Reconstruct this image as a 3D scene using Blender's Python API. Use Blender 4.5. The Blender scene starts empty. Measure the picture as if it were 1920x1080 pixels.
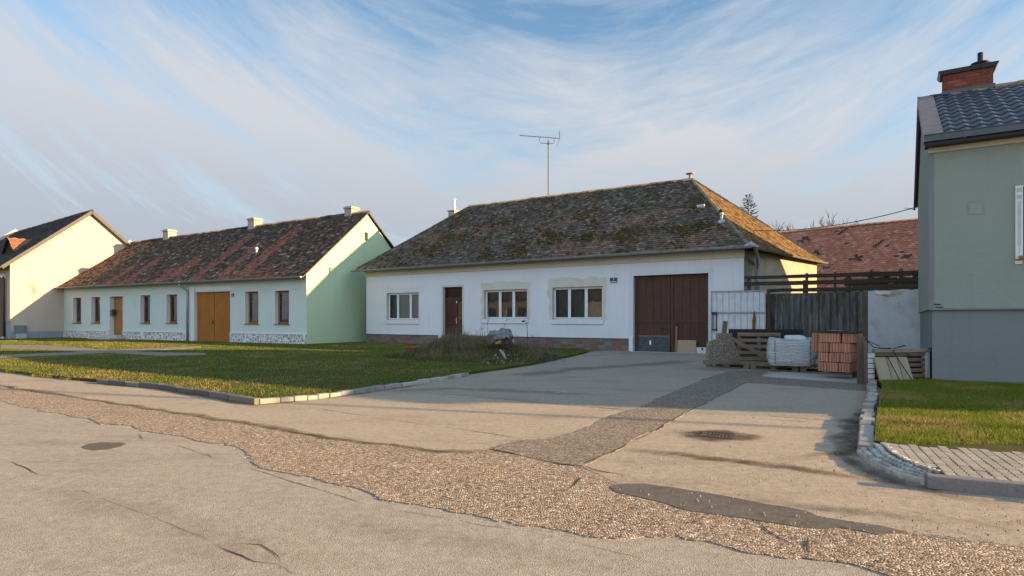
import bpy, math, random
import numpy as np
from mathutils import Vector, Matrix, noise as mnoise
random.seed(7); np.random.seed(7)
C = bpy.context.scene.collection
V = Vector
# ---------------------------------------------------------------- camera model of the photograph
F, HZ, H = 1130.0, 598.0, 1.25          # focal length and horizon in photo pixels, eye height in metres
def gp(px, py, z=0.0):                  # photo pixel -> point on the level z
    Y = F*(H-z)/(py-HZ)
    return V(((px-960)/F*Y, Y, z))
def at(px, py, Y):                      # photo pixel -> point at distance Y
    return V(((px-960)/F*Y, Y, H+(HZ-py)/F*Y))
class Frame:                            # vertical plane through P0 running along d (x = along, y = inward, z = up)
    def __init__(s, P0, d):
        s.P = V((P0[0], P0[1], 0)); s.d = V((d[0], d[1], 0)).normalized(); s.n = V((-s.d.y, s.d.x, 0))
        s.rot = math.atan2(s.d.y, s.d.x)
    def u(s, px):
        k = (px-960)/F
        return (k*s.P.y-s.P.x)/(s.d.x-k*s.d.y)
    def z(s, px, py):
        return H+(HZ-py)/F*(s.P.y+s.u(px)*s.d.y)
    def loc(s, p):
        q = V(p)-s.P
        return V((q.dot(s.d), q.dot(s.n), q.z))
    def opening(s, x0, x1, yt, yb):
        xm = (x0+x1)/2
        return (s.u(x0), s.u(x1), s.z(xm, yb), s.z(xm, yt))
# ---------------------------------------------------------------- object helpers
def tag(o, label, cat, group=None, kind=None):
    o['label'] = label; o['category'] = cat
    if group: o['group'] = group
    if kind: o['kind'] = kind
    return o
def thing(name, label, cat, loc=(0, 0, 0), rot=0.0, group=None):
    o = bpy.data.objects.new(name, None); C.objects.link(o)
    o.location = loc; o.rotation_euler = (0, 0, rot); o.empty_display_size = .2
    return tag(o, label, cat, group)
class MB:
    def __init__(s): s.v = []; s.f = []; s.m = []; s.c = []; s.hasc = False
    def face(s, pts, mi=0, col=None):
        b = len(s.v); s.v += [tuple(p) for p in pts]; s.f.append(tuple(range(b, b+len(pts)))); s.m.append(mi)
        s.c.append(col or (1, 1, 1)); s.hasc |= col is not None
    def hexa(s, p, mi=0, col=None):     # 8 corners: bottom 0-3 ccw, top 4-7
        b = len(s.v); s.v += [tuple(q) for q in p]
        for f in ((0, 3, 2, 1), (4, 5, 6, 7), (0, 1, 5, 4), (1, 2, 6, 5), (2, 3, 7, 6), (3, 0, 4, 7)):
            s.f.append(tuple(b+i for i in f)); s.m.append(mi); s.c.append(col or (1, 1, 1))
        s.hasc |= col is not None
    def box(s, x0, x1, y0, y1, z0, z1, mi=0, col=None):
        s.hexa([(x0, y0, z0), (x1, y0, z0), (x1, y1, z0), (x0, y1, z0), (x0, y0, z1), (x1, y0, z1), (x1, y1, z1), (x0, y1, z1)], mi, col)
    def obox(s, c, ex, ey, ez, hx, hy, hz, mi=0, col=None):
        c = V(c); ex = V(ex)*hx; ey = V(ey)*hy; ez = V(ez)*hz
        s.hexa([c-ex-ey-ez, c+ex-ey-ez, c+ex+ey-ez, c-ex+ey-ez, c-ex-ey+ez, c+ex-ey+ez, c+ex+ey+ez, c-ex+ey+ez], mi, col)
    def bar(s, a, b, w, h, up=(0, 0, 1), mi=0, col=None):   # square bar from a to b
        a = V(a); b = V(b); e = (b-a); L = e.length; e.normalize(); up = V(up)
        if abs(e.dot(up)) > .97: up = V((0, 1, 0))
        sd = e.cross(up).normalized(); up = sd.cross(e)
        s.obox((a+b)/2, e, sd, up, L/2, w/2, h/2, mi, col)
    def tube(s, pts, r, seg=8, mi=0, col=None, cap=True, arc=None):
        pts = [V(p) for p in pts]; n = len(pts); rr = r if isinstance(r, (list, tuple)) else [r]*n
        rings = []; ref = None
        for i, p in enumerate(pts):
            e = (pts[min(i+1, n-1)]-pts[max(i-1, 0)]).normalized()
            if ref is None or abs(ref.dot(e)) > .98:
                ref = V((0, 0, 1)) if abs(e.z) < .9 else V((1, 0, 0))
            sd = e.cross(ref).normalized(); up = sd.cross(e).normalized(); ref = up
            b = len(s.v)
            a0, a1 = arc if arc else (0, 2*math.pi)
            k = seg+1 if arc else seg
            for j in range(k):
                t = a0+(a1-a0)*j/seg
                s.v.append(tuple(p+(sd*math.cos(t)+up*math.sin(t))*rr[i]))
            rings.append((b, k))
        for i in range(n-1):
            b0, k = rings[i]; b1 = rings[i+1][0]
            for j in range(seg):
                j2 = j+1 if arc else (j+1) % seg
                s.f.append((b0+j, b0+j2, b1+j2, b1+j)); s.m.append(mi); s.c.append(col or (1, 1, 1))
        if cap and not arc:
            for b, k in (rings[0], rings[-1]):
                s.f.append(tuple(b+j for j in range(k))); s.m.append(mi); s.c.append(col or (1, 1, 1))
        s.hasc |= col is not None
    def lathe(s, c, prof, seg=20, mi=0, col=None):
        c = V(c); R = []
        for r, z in prof:
            R.append(len(s.v))
            for j in range(seg):
                t = 2*math.pi*j/seg; s.v.append((c.x+r*math.cos(t), c.y+r*math.sin(t), c.z+z))
        for i in range(len(R)-1):
            for j in range(seg):
                k = (j+1) % seg
                s.f.append((R[i]+j, R[i]+k, R[i+1]+k, R[i+1]+j)); s.m.append(mi); s.c.append(col or (1, 1, 1))
        for b in (R[0], R[-1]):
            s.f.append(tuple(b+j for j in range(seg))); s.m.append(mi); s.c.append(col or (1, 1, 1))
        s.hasc |= col is not None
    def prism(s, poly, z0, z1, mi=0, col=None):     # poly ccw, list of (x, y)
        n = len(poly)
        s.face([(p[0], p[1], z1) for p in poly], mi, col); s.face([(p[0], p[1], z0) for p in reversed(poly)], mi, col)
        for i in range(n):
            a, b = poly[i], poly[(i+1) % n]
            s.face([(a[0], a[1], z0), (b[0], b[1], z0), (b[0], b[1], z1), (a[0], a[1], z1)], mi, col)
    def slab(s, poly, y0, y1, mi=0, col=None):      # poly (x, z) extruded in y
        n = len(poly)
        s.face([(p[0], y0, p[1]) for p in poly], mi, col); s.face([(p[0], y1, p[1]) for p in reversed(poly)], mi, col)
        for i in range(n):
            a, b = poly[i], poly[(i+1) % n]
            s.face([(a[0], y0, a[1]), (a[0], y1, a[1]), (b[0], y1, b[1]), (b[0], y0, b[1])], mi, col)
    def wall(s, x0, x1, z0, z1, ops, y=0.0, reveal=.2, mi=0, mr=0):   # facing -y, with openings (x0, x1, z0, z1)
        xs = sorted({x0, x1, *[o[0] for o in ops], *[o[1] for o in ops]}); zs = sorted({z0, z1, *[o[2] for o in ops], *[o[3] for o in ops]})
        for i in range(len(xs)-1):
            for j in range(len(zs)-1):
                cx, cz = (xs[i]+xs[i+1])/2, (zs[j]+zs[j+1])/2
                if any(o[0] < cx < o[1] and o[2] < cz < o[3] for o in ops): continue
                s.face([(xs[i], y, zs[j]), (xs[i+1], y, zs[j]), (xs[i+1], y, zs[j+1]), (xs[i], y, zs[j+1])], mi)
        for a, b, c, d in ops:
            q = y+reveal
            s.face([(a, y, c), (a, y, d), (a, q, d), (a, q, c)], mr); s.face([(b, y, c), (b, q, c), (b, q, d), (b, y, d)], mr)
            s.face([(a, y, d), (b, y, d), (b, q, d), (a, q, d)], mr); s.face([(a, y, c), (a, q, c), (b, q, c), (b, y, c)], mr)
    def build(s, name, mats, parent=None, smooth=False, bevel=0, fix=False):
        me = bpy.data.meshes.new(name); me.from_pydata(s.v, [], s.f)
        mats = mats if isinstance(mats, (list, tuple)) else [mats]
        for m in mats: me.materials.append(m)
        if len(mats) > 1: me.polygons.foreach_set('material_index', s.m)
        if s.hasc:
            ca = me.color_attributes.new('Col', 'FLOAT_COLOR', 'CORNER')
            arr = np.array([(*s.c[i], 1.0) for i, f in enumerate(s.f) for _ in f], np.float32)
            ca.data.foreach_set('color', arr.ravel())
        if smooth: me.polygons.foreach_set('use_smooth', [True]*len(s.f))
        me.update()
        o = bpy.data.objects.new(name, me); C.objects.link(o)
        if parent: o.parent = parent
        if bevel:
            md = o.modifiers.new('bevel', 'BEVEL'); md.width = bevel; md.segments = 2; md.limit_method = 'ANGLE'; md.angle_limit = math.radians(40)
        if fix:
            import bmesh
            b = bmesh.new(); b.from_mesh(me); bmesh.ops.remove_doubles(b, verts=b.verts, dist=1e-4); bmesh.ops.recalc_face_normals(b, faces=b.faces); b.to_mesh(me); b.free()
        return o
def rnd(a, b): return random.uniform(a, b)
def nz(x, y, z=0.0): return mnoise.noise(V((x, y, z)))
def lerp3(a, b, t): return tuple(a[i]+(b[i]-a[i])*t for i in range(3))
def vary(c, k): f = 1+rnd(-k, k); return tuple(max(0, x*f*(1+rnd(-k*.25, k*.25))) for x in c)
# ---------------------------------------------------------------- material helpers
class T:
    def __init__(s, name):
        s.mat = bpy.data.materials.new(name); s.mat.use_nodes = True; s.nt = s.mat.node_tree
        s.nt.nodes.clear()
    def n(s, typ, ins=None, **pr):
        nd = s.nt.nodes.new(typ)
        for k, v in pr.items(): setattr(nd, k, v)
        for k, v in (ins or {}).items(): s.set(nd.inputs[k], v)
        return nd
    def set(s, sock, v):
        if isinstance(v, bpy.types.NodeSocket): s.nt.links.new(v, sock)
        elif isinstance(v, (tuple, list)) and sock.type == 'RGBA' and len(v) == 3: sock.default_value = (*v, 1)
        else: sock.default_value = v
    def co(s, scale=None, kind='Object', rot=None):
        o = s.n('ShaderNodeTexCoord').outputs[kind]
        if scale or rot:
            m = s.n('ShaderNodeMapping', {'Vector': o, 'Scale': scale or (1, 1, 1), 'Rotation': rot or (0, 0, 0)}); o = m.outputs[0]
        return o
    def noise(s, sc, det=4, ro=.55, co=None, dist=0.0):
        return s.n('ShaderNodeTexNoise', {'Vector': co if co else s.co(), 'Scale': sc, 'Detail': det, 'Roughness': ro, 'Distortion': dist}).outputs['Fac']
    def vor(s, sc, co=None, feature='F1', rand=1.0):
        return s.n('ShaderNodeTexVoronoi', {'Vector': co if co else s.co(), 'Scale': sc, 'Randomness': rand}, feature=feature)
    def ramp(s, fac, stops, interp='LINEAR'):
        r = s.n('ShaderNodeValToRGB', {'Fac': fac}); e = r.color_ramp.elements; r.color_ramp.interpolation = interp
        while len(e) < len(stops): e.new(.5)
        for i, (p, c) in enumerate(stops):
            e[i].position = p; e[i].color = (*c, 1) if isinstance(c, (tuple, list)) else (c, c, c, 1)
        return r.outputs[0]
    def mix(s, fac, a, b, blend='MIX'):
        m = s.n('ShaderNodeMix', data_type='RGBA', blend_type=blend)
        s.set(m.inputs[0], fac); s.set(m.inputs[6], a); s.set(m.inputs[7], b)
        return m.outputs[2]
    def math(s, op, a, b=0.0, clamp=False):
        m = s.n('ShaderNodeMath', operation=op, use_clamp=clamp); s.set(m.inputs[0], a); s.set(m.inputs[1], b); return m.outputs[0]
    def bump(s, h, st=.3, d=.01, nrm=None):
        b = s.n('ShaderNodeBump', {'Height': h, 'Strength': st, 'Distance': d})
        if nrm: s.set(b.inputs['Normal'], nrm)
        return b.outputs[0]
    def attr(s): return s.n('ShaderNodeAttribute', attribute_name='Col').outputs['Color']
    def out(s, col, rough=.85, nrm=None, spec=.3, metal=0.0, trans=0.0):
        b = s.n('ShaderNodeBsdfPrincipled', {'Base Color': col, 'Roughness': rough, 'Specular IOR Level': spec, 'Metallic': metal})
        if nrm: s.set(b.inputs['Normal'], nrm)
        o = s.n('ShaderNodeOutputMaterial'); s.nt.links.new(b.outputs[0], o.inputs[0]); s.bsdf = b
        return s.mat
def sc(c, k): return tuple(x*k for x in c)
def stucco(name, col, var=.12, grain=140, bump=.35, big=.9, stain=None, stain_cut=(.55, .75)):
    t = T(name)
    a = t.noise(big, 5, .6); c = t.ramp(a, [(.3, sc(col, 1-var)), (.7, sc(col, 1+var*.6))])
    g = t.noise(grain, 3, .6)
    c = t.mix(.35, c, t.ramp(g, [(.35, sc(col, .72)), (.65, sc(col, 1.12))]))
    sk = t.noise(1.0, 6, .65, t.co((5.5, 5.5, .35))); c = t.mix(t.ramp(sk, [(.52, 0), (.75, .22)]), c, sc(col, .66))
    pt_ = t.noise(4.5, 7, .7); c = t.mix(t.ramp(pt_, [(.56, 0), (.72, .18)]), c, sc(col, .72))
    if stain:
        st = t.noise(1.7, 7, .68, t.co((1, 1, .6)), .6)
        c = t.mix(t.ramp(st, [(stain_cut[0], 0), (stain_cut[1], .8)]), c, stain)
    h = t.math('ADD', t.math('MULTIPLY', g, 1.0), t.math('MULTIPLY', t.noise(9, 4), 1.6))
    return t.out(c, .92, t.bump(h, bump, .012), .2)
def plain(name, col, rough=.6, var=.12, sc_=12, bump=.1, metal=0.0, spec=.3):
    t = T(name); a = t.noise(sc_, 5, .6)
    return t.out(t.ramp(a, [(.3, sc(col, 1-var)), (.7, sc(col, 1+var))]), rough, t.bump(a, bump, .01), spec, metal)
def colmat(name, rough=.85, grain=60, amt=.25, bump=.25, spec=.25):       # colour carried per face (each tile, block or board has its own)
    t = T(name); g = t.noise(grain, 4, .6)
    c = t.mix(amt, t.attr(), t.ramp(g, [(.3, .25), (.7, 1.0)]), 'MULTIPLY')
    return t.out(c, rough, t.bump(g, bump, .008), spec)
def wood(name, col, axis=2, var=.35, rough=.8, fine=38):
    t = T(name); s = [fine]*3; s[axis] = 2.0
    g = t.noise(1.0, 5, .65, t.co(tuple(s))); b = t.noise(2.5, 4)
    c = t.mix(.4, t.ramp(g, [(.3, sc(col, 1-var)), (.7, sc(col, 1+var))]), t.ramp(b, [(.3, sc(col, .7)), (.7, sc(col, 1.25))]))
    return t.out(c, rough, t.bump(g, .4, .006), .2)
# ---------------------------------------------------------------- sun direction
SUN_XY = V((.968, -.251, 0)); SUN_EL = math.radians(12.0)
SUN = V((SUN_XY.x*math.cos(SUN_EL), SUN_XY.y*math.cos(SUN_EL), math.sin(SUN_EL))).normalized()
def SUNSHIFT(p, h): return V((p.x, p.y, 0))+SUN*(h/SUN.z)     # where something h metres up must hang to throw its shadow on p
CLD0, CLD1, CLD2, CLD3 = (1.15, 1.28, 1.50), (1.40, 1.50, 1.68), (1.88, 1.91, 2.02), (1.98, 2.03, 2.14)
SKYT = (.60, .69, .71)
EXPO = 1.6
BEH_FILL = (1.52, 1.51, 1.48)      # sky behind the camera brightened as added fill light for the shaded facades
# ---------------------------------------------------------------- materials
def road_mat(name, dark, light, grit=170, crack=0.0, bump=.6, stain=(.13, .10, .075)):
    t = T(name)
    b = t.noise(.45, 7, .62, dist=.5); c = t.ramp(b, [(.34, sc(dark, .9)), (.66, light)])
    b2 = t.noise(2.6, 7, .68); c = t.mix(.42, c, t.ramp(b2, [(.32, sc(dark, .72)), (.68, sc(light, 1.12))]))
    yl = t.noise(.8, 6, .7, t.co((1, 1, 1), rot=(0, 0, .55))); c = t.mix(t.ramp(yl, [(.5, 0), (.68, .4)]), c, (light[0]*1.02, light[1]*.93, light[2]*.74))
    mg = t.noise(46, 3, .7); c = t.mix(.34, c, t.ramp(mg, [(.33, sc(dark, .62)), (.67, sc(light, 1.22))]))
    sp = t.vor(grit); c = t.mix(.45, c, t.ramp(sp.outputs['Color'], [(.08, sc(dark, .35)), (.5, light), (.95, sc(light, 1.4))]))
    st = t.noise(1.0, 8, .72, t.co((.55, 1.5, 1), rot=(0, 0, .5))); c = t.mix(t.ramp(st, [(.52, 0), (.72, .6)]), c, stain)
    m2 = t.noise(13, 4, .7); c = t.mix(.30, c, t.ramp(m2, [(.34, sc(dark, .66)), (.66, sc(light, 1.18))]))
    sp2 = t.vor(9.0); c = t.mix(t.ramp(sp2.outputs['Distance'], [(.03, .8), (.07, 0)]), c, sc(dark, .35))
    h = t.math('ADD', t.math('MULTIPLY', sp.outputs['Distance'], .8), t.math('ADD', t.math('MULTIPLY', mg, .45), t.math('MULTIPLY', t.noise(420, 2), .4)))
    if crack:
        wv = t.n('ShaderNodeMix', {0: .5, 4: t.co(), 5: t.n('ShaderNodeTexNoise', {'Scale': 1.3, 'Detail': 10, 'Roughness': .66}).outputs['Color']}, data_type='VECTOR').outputs[1]
        cv = t.vor(.55, wv, 'DISTANCE_TO_EDGE')
        k = t.ramp(cv.outputs['Distance'], [(.0, 1), (.0028, 0)])
        k = t.math('MULTIPLY', k, t.ramp(t.noise(.6, 5), [(.46, 0), (.56, crack)]))
        c = t.mix(k, c, sc(dark, .28))
    return t.out(c, .92, t.bump(h, bump, .006), .15)
def gravel_mat(name, stops, sc_=48, bump=1.0, d=.012, gap=.25, soft=1.0):
    t = T(name)
    co = t.co()
    v = t.vor(sc_, co); e = t.vor(sc_, co, 'DISTANCE_TO_EDGE')
    x = t.n('ShaderNodeSeparateColor', {0: v.outputs['Color']})
    c = t.ramp(x.outputs[0], stops)
    c = t.mix(t.math('MULTIPLY', x.outputs[1], .35), c, t.ramp(t.noise(1.3, 5), [(.3, (.12, .085, .055)), (.7, (.44, .32, .21))]))
    c = t.mix(t.ramp(e.outputs['Distance'], [(.0, 1), (gap*.45, 0)]), c, (.10, .08, .06))
    ht = t.math('ADD', t.ramp(e.outputs['Distance'], [(0, 0), (gap, .8), (.6, 1)]), t.math('MULTIPLY', x.outputs[2], .9))
    ht = t.math('ADD', ht, t.math('MULTIPLY', t.noise(7, 4), 1.2))
    return t.out(c, .85, t.bump(ht, bump, d), .25)
PEB = [(.0, (.075, .055, .042)), (.22, (.27, .19, .125)), (.48, (.44, .31, .20)), (.70, (.31, .255, .205)), (.86, (.56, .42, .29)), (1, (.72, .63, .52))]
M_road = road_mat('old_asphalt', (.26, .218, .17), (.385, .325, .255), 150, 0)
M_lane = road_mat('lane_asphalt', (.27, .215, .155), (.42, .335, .245), 130, 0)
M_drive = road_mat('driveway_concrete', (.235, .195, .15), (.345, .295, .23), 120, .3)
M_slab = road_mat('pale_concrete', (.27, .245, .205), (.44, .43, .405), 120, .2)
M_patch = road_mat('dark_asphalt', (.085, .075, .062), (.15, .13, .11), 190, 0, .6)
M_gravel = gravel_mat('chip_gravel', PEB, 56, .75, .010)
M_band = gravel_mat('band_gravel', [(.0, (.10, .085, .07)), (.4, (.24, .20, .16)), (.75, (.36, .295, .235)), (1, (.52, .44, .36))], 62, .9, .011)
M_crack = plain('crack_dirt_and_shade', (.05, .043, .036), .95, .3, 40, .4)
M_ringdirt = road_mat('broken_asphalt', (.12, .09, .06), (.27, .21, .15), 60, 0, 1.0)
M_path = road_mat('path_concrete', (.17, .145, .115), (.25, .215, .175), 120, .2)
def lawn_mat(name, dark, light, dry):
    t = T(name)
    a = t.noise(1.1, 6, .65); b = t.noise(22, 5, .7); d = t.noise(.5, 5, .6, t.co((1, 1.6, 1)))
    c = t.ramp(b, [(.3, dark), (.7, light)])
    c = t.mix(t.ramp(a, [(.45, 0), (.68, .75)]), c, dry)
    c = t.mix(t.ramp(d, [(.5, 0), (.7, .4)]), c, sc(dark, .8))
    return t.out(c, .95, t.bump(t.noise(70, 4, .7), .8, .03), .1)
M_lawn = lawn_mat('lawn_soil', (.022, .030, .006), (.07, .08, .014), (.12, .09, .035))
M_earth = lawn_mat('far_grass', (.06, .08, .025), (.12, .13, .04), (.15, .13, .06))
def blade_mat(name):
    t = T(name); a = t.attr(); d = t.n('ShaderNodeBsdfDiffuse', {0: a}); r = t.n('ShaderNodeBsdfTranslucent', {0: a}); m = t.n('ShaderNodeMixShader', {0: .38, 1: d.outputs[0], 2: r.outputs[0]})
    o = t.n('ShaderNodeOutputMaterial'); t.nt.links.new(m.outputs[0], o.inputs[0]); return t.mat
M_blade = blade_mat('grass_blade')
M_kerb = plain('kerb_granite', (.36, .33, .29), .85, .35, 26, .5)
M_kerbw = plain('pale_granite', (.42, .40, .36), .85, .35, 22, .5)
M_paver = colmat('paver_concrete', .9, 120, .35, .4)
M_moss = plain('moss_joint', (.115, .08, .035), .95, .4, 40, .6)
M_cobble = colmat('cobble', .85, 60, .4, .5)
# houses
M_white = stucco('white_plaster', (.70, .71, .735), .07, 90, .3, .8, (.54, .54, .52), (.60, .80))
M_white2 = stucco('newer_white_plaster', (.65, .67, .69), .06, 110, .3, 1.2)
M_beige = stucco('beige_mortar', (.62, .58, .51), .12, 120, .35, 2.0)
M_cream_band = stucco('cream_band', (.60, .54, .42), .1, 90, .2, 1.2)
M_side = stucco('rough_ochre', (.40, .325, .225), .28, 38, 1.0, 1.5, (.26, .23, .19), (.52, .7))
M_dirty = stucco('mossy_pilaster', (.20, .18, .14), .5, 30, .8, 2.0)
M_teal = stucco('pale_teal_plaster', (.54, .62, .57), .06, 160, .2, 1.0)
M_green = stucco('mint_plaster', (.46, .56, .36), .06, 160, .15, .7)
M_cream = stucco('cream_plaster', (.50, .395, .315), .05, 120, .15, .7)
M_plinthgrey = stucco('grey_plinth', (.27, .30, .32), .15, 120, .2, 1.0)
M_sage = stucco('sage_plaster', (.27, .305, .265), .05, 240, .55, .8)
M_bay = stucco('grey_plaster', (.20, .215, .215), .06, 220, .5, .8, (.15, .155, .15), (.6, .85))
M_trimw = stucco('white_trim', (.68, .68, .66), .05, 200, .1)
M_cornice = stucco('stone_cornice', (.52, .49, .38), .12, 60, .2, 1.5)
M_oldwhite = stucco('weathered_whitewash', (.50, .525, .54), .2, 40, .4, 1.1, (.30, .27, .22), (.56, .74))
M_brickstone = colmat('plinth_stone', .85, 50, .35, .4)
def rubble():
    t = T('field_stone'); co = t.co((1, 1, 1.15))
    wv = t.n('ShaderNodeMix', {0: .06, 4: co, 5: t.n('ShaderNodeTexNoise', {'Scale': 6.0, 'Detail': 3}).outputs['Color']}, data_type='VECTOR').outputs[1]
    v = t.vor(5.2, wv); e = t.vor(5.2, wv, 'DISTANCE_TO_EDGE')
    x = t.n('ShaderNodeSeparateColor', {0: v.outputs['Color']})
    c = t.ramp(x.outputs[0], [(.1, (.30, .285, .28)), (.5, (.46, .43, .40)), (.8, (.38, .32, .29)), (1, (.55, .52, .50))])
    c = t.mix(t.ramp(e.outputs['Distance'], [(.07, 1), (.13, 0)]), c, (.74, .73, .71))
    return t.out(c, .9, t.bump(t.ramp(e.outputs['Distance'], [(.03, 0), (.16, 1)]), .8, .03), .2)
M_rubble = rubble()
M_tile = colmat('clay_tile', .9, 34, .45, .5, .15)
M_tilebase = plain('roof_batten', (.035, .028, .022), .95)
M_pantile = plain('anthracite_pantile', (.058, .068, .088), .42, .3, 8, .1, 0.0, .5)
M_anthr = plain('anthracite_metal', (.06, .07, .085), .4, .15, 10, .05, .3, .5)
M_verge = plain('brown_verge_metal', (.19, .16, .15), .55, .25, 7, .1, .2)
M_vergedk = plain('dark_verge', (.075, .062, .055), .6, .25, 7, .1)
M_zinc = plain('zinc', (.27, .29, .30), .5, .3, 9, .15, .35, .5)
M_ridge = colmat('ridge_tile', .9, 40, .5, .5)
M_white_pvc = plain('white_frame', (.74, .75, .76), .4, .04, 10, .03)
M_brownframe = wood('stained_frame', (.32, .13, .035), 2, .3, .5)
M_orange = wood('orange_wood_gate', (.34, .13, .018), 2, .22, .55)
M_darkgate = wood('dark_brown_gate', (.085, .042, .03), 2, .35, .55)
M_doorwood = wood('dark_old_door', (.075, .035, .024), 2, .5, .5)
M_greygate = wood('weathered_brown_gate', (.16, .10, .06), 2, .4, .8)
M_oldwood = wood('weathered_wood', (.165, .135, .105), 0, .45, .9)
M_oldwoodv = wood('weathered_post', (.105, .085, .068), 2, .5, .9)
M_blackwood = wood('blackened_wood', (.050, .042, .033), 0, .6, .9)
M_pallet = wood('pallet_wood', (.215, .16, .11), 0, .4, .85)
M_osb = plain('chipboard', (.36, .27, .18), .85, .25, 60, .2)
def glass():
    t = T('window_glass')
    tr = t.n('ShaderNodeBsdfTransparent', {0: (.80, .84, .83)}); g = t.n('ShaderNodeBsdfGlossy', {'Color': (1, 1, 1), 'Roughness': .015})
    g.inputs['Normal'].default_value = (0, 0, 0)
    b = t.bump(t.noise(1.6, 2), .08, .02); t.set(g.inputs['Normal'], b)
    lw = t.n('ShaderNodeFresnel', {'IOR': 1.55})
    f = t.math('ADD', t.math('MULTIPLY', lw.outputs[0], 1.0), .012, True)
    m = t.n('ShaderNodeMixShader'); t.set(m.inputs[0], f); t.set(m.inputs[1], tr.outputs[0]); t.set(m.inputs[2], g.outputs[0])
    o = t.n('ShaderNodeOutputMaterial'); t.nt.links.new(m.outputs[0], o.inputs[0]); return t.mat
M_glass = glass()
M_curtain = plain('curtain', (.115, .12, .11), .95, .15, 6)
M_curtainw = plain('pale_curtain', (.30, .29, .27), .95, .1, 6)
M_black = plain('black_metal', (.018, .018, .02), .5, .2)
M_blackpl = plain('black_plastic', (.022, .022, .024), .45, .2)
M_iron = plain('rusty_iron', (.075, .05, .035), .8, .5, 30, .4)
M_rust = plain('rust', (.20, .075, .03), .85, .5, 26, .4)
M_brass = plain('brass', (.65, .48, .22), .3, .1, 10, 0, 1.0)
M_blue = plain('blue_enamel', (.012, .022, .13), .25, .1, 8, 0, 0, .6)
M_darkzinc = plain('dull_dark_zinc', (.10, .10, .10), .7, .2, 9)
M_offwhite = plain('dull_white_tin', (.42, .43, .43), .6, .2, 20)
M_enamel = plain('white_enamel', (.75, .76, .78), .3, .05, 8, 0)
M_mbrick = colmat('chimney_brick', .85, 60, .35, .4)
M_mortar = plain('mortar', (.20, .17, .15), .95, .2, 50, .3)
M_chim = stucco('chimney_plaster', (.36, .31, .27), .3, 60, .4, 3.0, (.25, .2, .17), (.55, .75))
M_steel = plain('steel_pipe', (.55, .55, .54), .35, .2, 9, .05, .8, .5)
M_sheet = plain('painted_sheet_metal', (.58, .605, .625), .5, .12, 5, .06, 0, .4)
def corr():
    t = T('fibre_cement')
    g = t.noise(1.0, 6, .7, t.co((16, 16, 1.2))); c = t.ramp(g, [(.3, (.05, .05, .05)), (.52, (.12, .12, .118)), (.75, (.30, .30, .29))])
    m = t.noise(3.0, 6, .7, t.co((1.6, 1.6, .6))); c = t.mix(t.ramp(m, [(.5, 0), (.66, .8)]), c, (.075, .068, .03))
    return t.out(c, .95, t.bump(t.noise(60, 4), .4, .01), .15)
M_corr = corr()
M_clay = colmat('clay_block', .9, 40, .3, .3)
def weave():
    t = T('woven_bag'); w = t.n('ShaderNodeTexWave', {'Vector': t.co(), 'Scale': 9.0, 'Distortion': 7.0, 'Detail': 4.0, 'Detail Scale': 1.2}, bands_direction='Z').outputs['Fac']
    c = t.mix(.22, t.ramp(w, [(.1, (.20, .215, .23)), (.6, (.60, .62, .63))]), t.ramp(t.noise(5, 5), [(.3, (.38, .39, .39)), (.7, (.62, .64, .65))]))
    return t.out(c, .7, t.bump(w, .7, .02), .3)
M_bag = weave()
def aggregate():
    t = T('exposed_aggregate'); v = t.vor(52); e = t.vor(52, feature='DISTANCE_TO_EDGE'); x = t.n('ShaderNodeSeparateColor', {0: v.outputs['Color']})
    c = t.ramp(x.outputs[0], [(0, (.11, .095, .07)), (.45, (.24, .20, .15)), (.8, (.42, .36, .26)), (1, (.70, .64, .52))])
    c = t.mix(t.ramp(e.outputs['Distance'], [(.05, 1), (.16, 0)]), c, (.14, .12, .10))
    return t.out(c, .9, t.bump(e.outputs['Distance'], .9, .02), .2)
M_aggr = aggregate()
M_stone = stucco('stone_slab', (.33, .275, .20), .3, 40, .4, 2.0)
M_tarp = plain('grey_tarp', (.16, .165, .165), .8, .45, 12, .5)
M_log = plain('pale_debris', (.27, .245, .20), .9, .3, 20, .4)
M_soil = lawn_mat('mound_soil', (.055, .045, .026), (.12, .095, .060), (.095, .10, .03))
M_twig = plain('dry_stem', (.13, .10, .075), .9, .3)
M_bark = plain('bark', (.12, .095, .08), .9, .3)
M_needle = blade_mat('needle')
M_cable = plain('cable', (.02, .02, .02), .6)
M_cabinet = plain('grey_cabinet', (.16, .185, .20), .5, .1, 6)
M_concrete = plain('cast_concrete', (.40, .39, .37), .9, .2, 20, .3)
M_copper = plain('brown_downpipe', (.085, .065, .055), .5, .2, 8, .05, .3)

def dirt(name, col):                    # a film of dirt, thinning out towards its edges (amount kept per vertex)
    t = T(name); a = t.n('ShaderNodeSeparateColor', {0: t.attr()}).outputs[0]
    f = t.math('MULTIPLY', a, t.ramp(t.noise(5.5, 8, .72), [(.30, .05), (.62, 1.0)])); g = t.noise(120, 3, .7)
    d = t.n('ShaderNodeBsdfDiffuse', {0: t.ramp(g, [(.3, sc(col, .55)), (.7, sc(col, 1.35))])}); m = t.n('ShaderNodeMixShader'); t.set(m.inputs[0], f)
    t.set(m.inputs[1], t.n('ShaderNodeBsdfTransparent').outputs[0]); t.set(m.inputs[2], d.outputs[0]); o = t.n('ShaderNodeOutputMaterial'); t.nt.links.new(m.outputs[0], o.inputs[0]); return t.mat
M_dirt = dirt('brown_dirt', (.125, .085, .05)); M_grime = dirt('grey_grime', (.10, .085, .066))
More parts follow.
